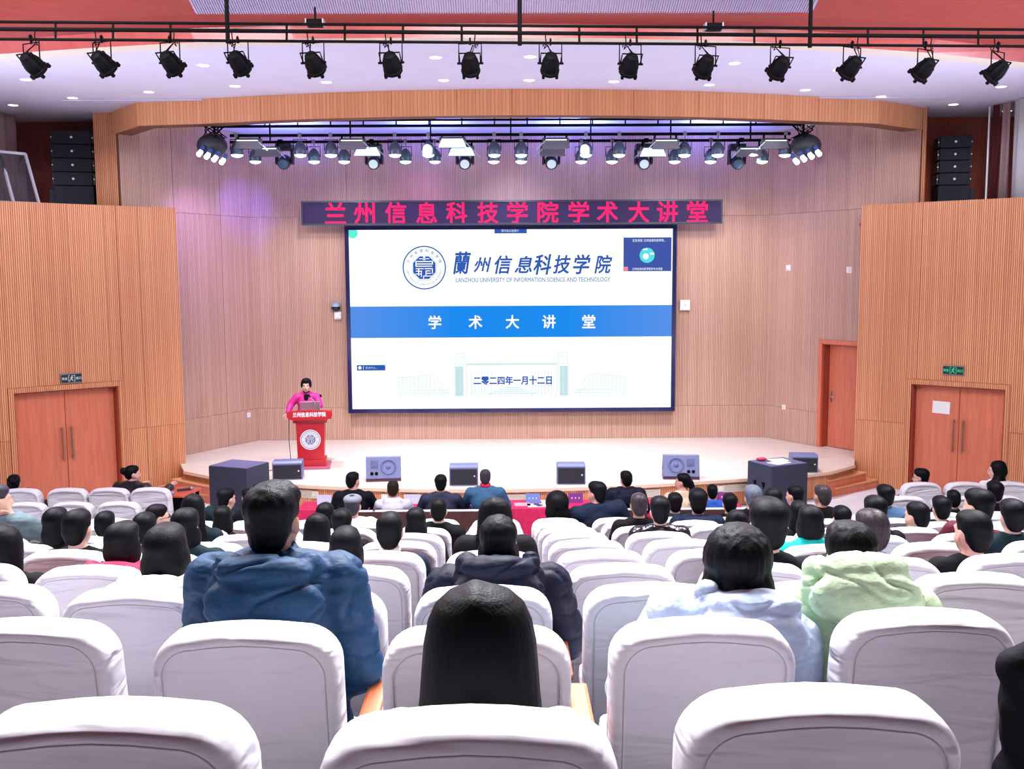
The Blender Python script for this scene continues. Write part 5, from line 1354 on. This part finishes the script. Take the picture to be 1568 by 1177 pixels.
sit(735, 905, 2, 'person with long straight black hair falling over the nearest middle seat', hair='longwide', jacket='cream', hs=1.10, voxel=.0085, sw=1.0, lean=-.16, group='nearest listeners', arms='lap')
sit(421, 745, 3, 'person with thick short black hair in a blue hooded puffer jacket', hair='thick', jacket='bluepuffer', puff=.055, hood='big', hood_up=.02, collar='high', hs=1.04, sw=1.16, voxel=.009, folds=.010, lean=-.04, hyaw=-.25, skin='tan', group='nearest listeners', arms=(((-.25, .06, .24), (-.06, .34, .10)), ((.25, .06, .24), (.06, .34, .10))))
sit(1137, 814, 3.0, 'person with puffy black bob in a pale sky blue jacket, leaning right', hair='bigbob', jacket='skyblue', puff=.05, hood='big', hood_up=.05, collar='high', hs=1.04, sw=1.2, voxel=.009, folds=.008, lean=.10, hyaw=-.2, group='nearest listeners')
sit(1297, 804, 3, 'person with long dark hair in a mint green hooded puffer coat', hair='bob', jacket='mint', puff=.058, hood='big', hood_up=.10, collar='high', hs=1.0, sw=1.25, voxel=.009, folds=.009, lean=.22, hyaw=.25, free=True, group='nearest listeners')
sit(763, 793, 4.0, 'person with long black hair in a dark navy hooded puffer, middle of the hall', hair='bob', jacket='navypuffer', puff=.055, hood='big', hood_up=.085, collar='high', hs=.96, sw=1.25, voxel=.010, folds=.010, group='nearest listeners')
# ---- left half, back to front
sit(255, 805, 4.0, 'person with blunt black bob and white coat behind a white seat on the left', hair='cropbob', jacket='white', puff=.05, hood='big', hood_up=.075, hs=1.14, sw=1.2, folds=.008)
sit(6, 806, 5, 'person with long black hair at the left edge in dark clothes', hair='longwide', jacket='black', puff=.03, hs=1.1, free=True)
sit(190, 800, 5.0, 'person in a bright red top with black hair tied low by a dark bobble', hair='cropbob', jacket='red', puff=.04, collar='high', hood='big', hood_up=.05, hs=1.05, hyaw=-.35, extras=scrunchie(M_BLACKG))
sit(530, 808, 5.0, 'person with smooth black bowl haircut left of the middle', hair='cropbob', jacket='black', hs=1.04)
sit(120, 779, 6.0, 'person with short black hair and visible ears in black, on the left', hair='short', jacket='black', puff=.03, hs=1.1, hyaw=-.12)
sit(597, 783, 6.0, 'person with short black hair and white shirt collar under dark blue jacket', hair='short', jacket='navy', hs=1.08, skin='rosy', extras=shirt_collar(M_PAPER))
sit(758, 763, 6.0, 'person with long black hair and black coat ahead of the navy hooded person', hair='longwide', jacket='black', puff=.04, hs=1.0)
sit(286, 779, 6, 'person with straight dark hair just behind the blunt black bob', hair='bob', jacket='darkteal', hs=.98, hyaw=-.3, free=True)
sit(88, 777, 7.0, 'person with rounded black hair partly hidden by the short-haired person on the left', hair='bob', jacket='black', hs=1.05)
sit(487, 787, 7, 'person with long dark hair right of the blue puffer jacket', hair='long', jacket='black', hs=1.02, free=True)
sit(223, 783, 7.0, 'person with short black hair between the red top and the glasses wearer', hair='short', jacket='black', hs=1.05, free=True)
sit(-4, 742, 8.0, 'person in a grey green jacket at the left edge with hand to the face', hair='short', hairc='greying', jacket='greengrey', puff=.035, hs=1.1, hyaw=-.9, arms=('lap', 'chin'), sw=1.2, free=True, folds=.01)
sit(162, 783, 8.0, 'person whose small dark head shows between two white seats on the left', hair='short', jacket='black')
sit(524, 781, 8, 'person with short dark hair behind the bowl haircut', hair='thick', jacket='black', hs=1.0, free=True)
sit(494, 767, 9, 'person with black bob ahead of the long dark hair, right of the blue puffer', hair='bob', jacket='black', hs=1.0, free=True)
sit(637, 779, 8.0, 'person with black bob and a tiny pink hair clip, left of the middle gap', hair='bob', jacket='black', hs=1.0)
sit(245, 771, 9, 'person with short black hair and glasses turned to the right, white collar', hair='short', jacket='black', hyaw=-1.1, hs=1.05, extras=lambda *a: (glasses(*a), shirt_collar(M_PAPER)(*a)), free=True)
sit(299, 758, 8.0, 'person with smooth long dark hair below the left subwoofer', hair='long', jacket='darkteal', hs=1.02, free=True)
sit(342, 776, 9.0, 'person with flat black hair behind the dark jacket by the left subwoofer', hair='bob', jacket='black', hs=1.0, free=True)
sit(539, 757, 10, 'person in a grey flat cap and cream hoodie left of the middle', hair='short', hairc='greying', jacket='cream', hood='down', hs=1.02, skin='rosy', puff=.03, extras=flat_cap)
sit(673, 763, 9.0, 'person with short dark hair in a black coat before the navy suit', hair='short', jacket='black', hs=.98, puff=.03)
sit(351, 744, 11, 'person with dark hair and dark jacket in front of the left subwoofer', hair='thick', jacket='darkteal', hyaw=-.7, hs=1.02, free=True, puff=.03)
sit(380, 747, 11.0, 'person mostly hidden behind the blue puffer, dark hair facing left', hair='short', jacket='black', hyaw=.8, free=True)
sit(853, 756, 11.0, 'person with a rounded black hairdo and black jacket right of the middle gap', hair='bigbob', jacket='black', hs=1.2, puff=.03)
# ---- right half
sit(1178, 764, 5, 'person with big thick black hair in a black jacket behind the sky blue jacket', hair='thick', jacket='black', hs=1.2, sw=1.15, puff=.03, free=True)
sit(1487, 781, 5, 'person with short black hair and visible left ear in a black jacket at the right', hair='short', jacket='black', hs=1.12, hyaw=.36, puff=.03, skin='rosy', free=True)
sit(1332, 779, 5.0, 'person with thinning hair and blue shirt collar beside the mint green coat', hair='short', hairc='thin', skin='tan', jacket='navy', hs=1.08, hyaw=.3, extras=shirt_collar(CL['skyblue']))
sit(1240, 774, 6.0, 'person with smooth dark bob and bright teal collar', hair='cropbob', jacket='teal', hs=1.0, puff=.03, collar='high')
sit(1122, 778, 7, 'person with long black hair left of the big thick black hair', hair='long', jacket='black', hs=.95, free=True)
sit(1340, 759, 7.0, 'person with dark rounded hair ahead of the thinning hair', hair='thick', jacket='black', hs=1.0, free=True)
sit(1406, 767, 8, 'person with short black hair facing left in a dark blue jacket on the right', hair='short', jacket='navy', hs=1.08, hyaw=.62, free=True, puff=.03)
sit(1500, 746, 7, 'person with short dark hair facing left with maroon collar on the right', hair='thick', jacket='maroon', collar='high', hs=1.12, hyaw=.6, free=True)
sit(1549, 765, 7, 'person with smooth black hair in a dark teal jacket at the right edge', hair='thick', jacket='darkteal', hs=1.0, free=True, puff=.03)
sit(1288, 776, 9, 'person with small round black head left of the thinning hair', hair='thick', jacket='black', hs=1.0, free=True)
sit(1010, 762, 8.0, 'person with short dark hair in a shiny black leather jacket right of the middle', hair='thick', jacket='leather', puff=.035, hs=1.0)
sit(1222, 768, 8, 'person with dark hair just ahead of the teal collar', hair='bob', jacket='black', hs=1.0, free=True)
sit(1442, 760, 9, 'person with round black hair on the right, between two white seats', hair='thick', jacket='black', hs=1.0, free=True)
sit(978, 755, 9.0, 'person with a shiny balding dark head in a black jacket right of the middle', hair='short', skin='tan', hairc='thin', jacket='black', hs=1.0, puff=.025)
sit(1354, 743, 10, 'person with short black hair in a dusty blue jacket on the right', hair='thick', jacket='greyblue', hs=1.0, hyaw=.3, free=True, puff=.03)
sit(1068, 749, 10.0, 'person with black hair in a navy hooded jacket behind a white seat', hair='thick', jacket='navy', hood='big', puff=.04, hs=1.15, sw=1.15)
sit(1033, 755, 11, 'person with short dark hair between the leather jacket and the navy hood', hair='thick', jacket='darkteal', hs=.98, free=True)
sit(1117, 756, 11, 'person with round dark hair right of the navy hooded jacket', hair='thick', jacket='black', hs=.98, free=True)
sit(911, 737, 11.0, 'person turned left in a navy jacket with spiky black hair', hair='thick', jacket='navy', hyaw=.85, hs=1.06, puff=.05, sw=1.35, free=True, skin='rosy')
sit(1152, 744, 10, 'person with blue-grey hair left of the right subwoofer', hair='thick', hairc='grey', jacket='black', hs=1.05, free=True)
sit(1183, 748, 9, 'person with dark wavy hair before the right subwoofer', hair='bob', jacket='black', hs=1.0, free=True)
sit(1216, 743, 11, 'person facing left with short dark hair before the right subwoofer', hair='short', jacket='black', hyaw=.8, hs=1.0, free=True, skin='rosy')
sit(1258, 742, 10, 'person with shiny thinning hair and black jacket right of the right subwoofer', hair='short', hairc='thin', skin='tan', jacket='black', hs=1.02, hyaw=.4, puff=.03, free=True)
sit(1463, 745, 12.0, 'person with dark cropped hair low behind a white seat on the right', hair='short', jacket='black', free=True)
sit(1523, 737, 12.0, 'person with black hair below the woman in white at the right', hair='thick', jacket='black', free=True, hs=1.1)
# ---- front rows on the flat floor
sit(18, 722, 13.9, 'person in black with hair in a knot in the far left front row', hair='bun', jacket='black', hs=1.1, hyaw=.2, free=True, z=0, puff=.03)
sit(1410, 717, 13.9, 'person in black wearing glasses, facing left in the right front row', hair='thick', jacket='black', hyaw=1.0, hs=1.05, z=0, free=True, extras=glasses, puff=.03)
sit(1525, 706, 13.9, 'person in white with long black hair facing left by the right door', hair='long', jacket='white', hyaw=1.15, hs=1.1, z=0, free=True)
# ---- guests at the red-clothed tables
VY = 12.75
VIP = [(541, 722, 'guest in a black suit with short black hair at the red table, leftmost', dict(hair='short', jacket='suit', hyaw=-.6, sw=1.12, skin='rosy')),
 (602, 735, 'guest with close-cropped hair in a lilac white hoodie at the red table', dict(hair='short', hairc='brown', jacket='lilacwhite', hood='down', hs=.98, skin='tan')),
 (675, 727, 'guest in a navy suit with dark hair at the red table', dict(hair='thick', jacket='navysuit', sw=1.15, hs=.95)),
 (743, 718, 'guest in a blue-grey jacket with red collar at the red table', dict(hair='short', hairc='greying', jacket='bluegrey', collar=None, sw=1.1, skin='rosy', hs=.93, extras=shirt_collar(CL['red']))),
 (958, 720, 'guest in a dark navy hooded jacket at the red table right of the middle', dict(hair='short', jacket='navypuffer', hood='down', puff=.045, hyaw=.3, skin='rosy', hs=.98)),
 (1045, 724, 'guest with a low ponytail and beige top facing left at the red table', dict(hair='pony', jacket='beige', hyaw=1.1, skin='rosy', hs=1.0)),
 (1090, 741, 'guest in a royal blue top mostly hidden at the right end of the red table', dict(hair='short', jacket='royal', hs=.9))]
for px, py, lab, kw in VIP:
    sit(px, py, VY, lab, dy=.30, z=0, lean=.05, free=True, arms='desk', group='guests at the red tables', **kw)
def vip_chair(px, lab):
    x = at(px, 790, VY).x; o = thing('guest_chair', lab, 'seat', (x, VY, 0), 0, 'dark guest seats at the red tables')
    bm = nb(); box2(bm, -.28, .28, 0, .045, .42, .93, .02, 2); part('backrest', bm, mat('dark_seat_wood', (.07, .022, .02), .4), o)
    bm = nb(); box2(bm, -.285, .285, -.006, .05, .93, .95, .006); part('top_rail', bm, M_COVER, o)
    bm = nb(); box2(bm, -.25, .25, .06, .52, .36, .44, .03, 2); part('seat_cushion', bm, MATS['dark_seat_wood'], o)
    for a in (-.22, .22):
        for b_ in (.08, .46): bm = nb(); cyl(bm, (a, b_, 0), (a, b_, .37), .02, seg=8); part('leg', bm, M_BLACK, o)
for px, lab in ((541, 'dark guest seat behind the black suit'), (604, 'dark guest seat behind the lilac white hoodie'), (675, 'dark guest seat behind the navy suit'), (741, 'dark guest seat behind the blue-grey jacket'), (958, 'dark guest seat behind the navy hooded guest'), (1045, 'dark guest seat behind the guest with the ponytail'), (1110, 'dark guest seat at the right end of the red table')):
    vip_chair(px, lab)

# ---- tables
M_CLOTH = cloth('red_tablecloth', (.62, .02, .10), .6, .15)
def cloth_table(name, x0, x1, y0, y1, h_, label, drop=.6):
    o = thing(name, label, 'table', ((x0 + x1) / 2, (y0 + y1) / 2, 0)); w_, d = x1 - x0, y1 - y0
    bm = nb(); box2(bm, -w_ / 2, w_ / 2, -d / 2, d / 2, h_ - .035, h_ - .006); part('tabletop', bm, MATS['door_veneer'], o)
    for a in (-w_ / 2 + .08, w_ / 2 - .08):
        for b_ in (-d / 2 + .07, d / 2 - .07): bm = nb(); cyl(bm, (a, b_, 0), (a, b_, h_ - .035), .022, seg=8); part('leg', bm, M_BLACK, o)
    c = thing('tablecloth', label.replace('table ', 'tablecloth ', 1), 'tablecloth', o.location)
    bm = nb(); e = .012; n = max(int(w_ / .12), 3) * 2; top = []; low = []
    per = [(-w_ / 2 - e + (w_ + 2 * e) * k / n, -d / 2 - e) for k in range(n)] + [(w_ / 2 + e, -d / 2 - e + (d + 2 * e) * k / 6) for k in range(6)] + [(w_ / 2 + e - (w_ + 2 * e) * k / n, d / 2 + e) for k in range(n)] + [(-w_ / 2 - e, d / 2 + e - (d + 2 * e) * k / 6) for k in range(6)]
    A = [bm.verts.new((x, y, h_)) for x, y in per]; B = [bm.verts.new((x * (1 + .01 * (k % 2)), y * (1 + .05 * (k % 2)), h_ - drop)) for k, (x, y) in enumerate(per)]
    bm.faces.new(A)
    for k in range(len(per)): q = (k + 1) % len(per); bm.faces.new((A[k], B[k], B[q], A[q]))
    bmesh.ops.recalc_face_normals(bm, faces=bm.faces); part('cloth', bm, M_CLOTH, c)
    return o
TY0, TY1 = 13.62, 14.15
xs = [at(p_, 775, 13.9).x for p_ in (462, 700, 703, 905, 908, 1128)]
cloth_table('guest_table', xs[0], xs[1], TY0, TY1, .76, 'red table with cloth in front of the suited guests')
cloth_table('guest_table', xs[2], xs[3], TY0, TY1, .76, 'red table with cloth at the middle before the stage')
cloth_table('guest_table', xs[4], xs[5], TY0, TY1, .76, 'red table with cloth right of the middle before the stage')
M_CARDB = mat('name_card_blue', (.16, .24, .62), .4); M_CARDL = mat('name_card_pale', (.52, .58, .78), .4); M_CARDP = mat('name_card_purple', (.20, .02, .24), .4)
for px, m, lab in ((497, M_CARDL, 'pale blue name card left of the black suit'), (632, M_CARDL, 'pale blue name card right of the lilac white hoodie'), (816, M_CARDB, 'blue name card at the middle of the red tables'), (881, M_CARDP, 'purple name card left of the navy jacket'), (1110, M_CARDP, 'purple name card at the right end of the red tables')):
    p = at(px, 765, 14.0); o = thing('name_card', lab, 'name card', (p.x, 14.0, .761), 0, 'name cards on the red tables')
    bm = nb(); poly_yz(bm, [(-.05, 0), (-.046, 0), (.002, .12), (.046, 0), (.05, 0), (.004, .126), (-.004, .126)], -.10, .10); part('card', bm, m, o)
    bm = nb()
    for k in (-1, 0, 1):
        box(bm, (k * .05, -.0275, .064), (.022, .0022, .006), (-.38, 0, 0)); box(bm, (k * .05, -.0275, .064), (.006, .0022, .026), (-.38, 0, 0))
    part('card_lettering', bm, M_WHITE, o)['kind'] = 'stuff'
for px, Y, w_, m, lab in ((822, 13.80, .26, M_PAPER, 'white paper sheet under a dark phone on the middle table'), (800, 13.86, .22, mat('pink_paper', (.75, .42, .50), .8), 'pinkish folder on the middle table'), (835, 14.02, .12, M_PAPER, 'small white paper just right of the blue name card'), (655, 13.85, .2, M_PAPER, 'white paper between the hoodie and the navy suit')):
    p = at(px, 770, Y); o = link('paper_sheet', tomesh(box2(nb(), -w_ / 2, w_ / 2, -.10, .10, 0, .006)), m, None, (p.x, Y, .761), (0, 0, .08)); tag(o, lab, 'paper')
p = at(824, 775, 13.80); o = thing('phone', 'dark phone lying on the white paper on the middle table', 'phone', (p.x, 13.80, .7675), .5)
bm = nb(); box2(bm, -.04, .04, -.075, .075, 0, .009, .004); part('case', bm, M_DKPLAS, o)
bm = nb(); box2(bm, -.036, .036, -.07, .07, .009, .0095); part('screen', bm, M_BLACKG, o)

# ---- woman in leather at the side table with microphones
sit(201, 712, 14.6, 'person in a shiny black leather jacket with a hair bun at the red side table', dy=.30, z=0, lean=.16, hair='bun', jacket='leather', hyaw=-.8, hs=1.1, sw=1.35, puff=.055, free=True, yaw=-.35, arms=('desk', 'reach'), collar='high', group='helpers', skin='rosy')
pa, pb = at(222, 765, 15.0), at(290, 765, 15.0)
o = thing('side_table', 'red wooden side table under the two microphones at the left', 'table', ((pa.x + pb.x) / 2 + .05, 15.05, 0), -.2)
hw = (pb.x - pa.x) / 2
bm = nb(); box2(bm, -hw, hw, -.28, .32, .70, .735, .006); part('tabletop', bm, mat('side_table_red', (.60, .10, .06), .35), o)
bm = nb(); box2(bm, -hw + .02, hw - .02, -.24, -.22, .2, .70); part('modesty_panel', bm, M_BLACK, o)
for a in (-hw + .05, hw - .05):
    for b_ in (-.2, .26): bm = nb(); box2(bm, a - .02, a + .02, b_ - .02, b_ + .02, 0, .70); part('leg', bm, M_BLACK, o)
for px, py, lab in ((255, 756, 'handheld microphone held at the left of the side table'), (269, 759, 'handheld microphone lying at the right of the side table')):
    p = atz(px, py, .76); o = thing('handheld_microphone', lab, 'microphone', (p.x, p.y if abs(p.y - 15) < .3 else 15.0 + (px - 262) * .006, .757), .35)
    bm = nb(); cyl(bm, (-.12, 0, 0), (.07, .04, 0), .016, .021); part('handle', bm, M_DKPLAS, o)
    bm = nb(); sph(bm, (.09, .045, .0), .030); part('grille', bm, M_GREYM, o, smooth=True)
pc = at(172, 770, 14.6); o = thing('wooden_chair', 'dark red chair of the woman in the leather jacket', 'chair', (at(196, 760, 14.6).x, 14.62, 0), -.35)
bm = nb(); box2(bm, -.26, .26, -.03, .02, .44, .84, .02, 2); part('backrest', bm, mat('chair_maroon', (.12, .015, .02), .5), o)
bm = nb(); box2(bm, -.24, .24, .02, .46, .38, .45, .02, 2); part('seat', bm, MATS['chair_maroon'], o)
for a in (-.22, .22):
    for b_ in (.0, .42): bm = nb(); box2(bm, a - .018, a + .018, b_ - .018, b_ + .018, 0, .38); part('leg', bm, MATS['chair_maroon'], o)

# ---- lecturer behind the lectern
LX = at(469, 600, LEC.y + .78)
def turtleneck(root, C, R, hs, Q, T):
    b = Blob(); nk = Q(0, -.005, T + .02)
    for k in range(14):
        a = 2 * PI * k / 14; p = nk + Vector((math.cos(a) * .056, math.sin(a) * .056 + .01, -.02)); b.cap(p, p + Vector((0, 0, .06)), .016, .014, (8, 5))
    b.ell(Q(0, .098, T - .045), (.048, .024, .075)); part('turtleneck', b.fuse(.010, 2, .5, 'turtleneck'), CL['black'], root)
    bm = nb(); sph(bm, Q(-.085, .138, T - .12), (.012, .006, .012)); part('brooch', bm, M_WHITE, root)
zt = at(469, 581, LEC.y + .78).z
person('person', 'lecturer in a magenta jacket and black turtleneck standing behind the red lectern', (LX.x, LEC.y + .80, SZ + .855), T=zt - SZ - .855 - .279, lean=.02, yaw=PI + .1, hair='bowl', jacket='magenta', puff=.022, stand=True, voxel=.010, hs=1.08, collar='round', arms=(((-.25, .10, .22), (-.14, .26, .20)), ((.29, .04, .24), (.33, .22, .10))), extras=turtleneck, group='lecturer', skin='fair')

# ---- odds and ends among the near seats
bx = at(1562, 1000, 2.75).x
o = thing('black_bag', 'slouching black bag propped beside the seat at the right edge', 'bag', (bx + .055, 2.72, floor_z(2.7) + .02), .12)
b = Blob(); b.ell((0, 0, .18), (.13, .11, .18)); b.ell((.0, 0, .42), (.125, .10, .25)); b.ell((.005, 0, .68), (.115, .09, .20)); b.cap((-.06, 0, .80), (.07, 0, .86), .060, .05)
me = b.fuse(.012, 4, .5, 'bag_body'); me.transform(Matrix.Diagonal((1.15, 1., 1.12, 1))); displace(me, lambda c: .014 * noise.noise(Vector((c.x * 9, c.y * 9, c.z * 12)))); part('bag_body', me, CL['black'], o)
bm = nb(); tube(bm, [(-.07, 0, .82), (-.05, 0, .93), (.04, 0, .96), (.09, 0, .86)], .012); part('strap', bm, M_BLACK, o)
bm = nb(); box2(bm, .02, .05, -.1, -.085, .70, .72); part('buckle', bm, M_GREYM, o)
bpy.data.scenes.remove(FUSE)
print('people triangles', TRI[0])
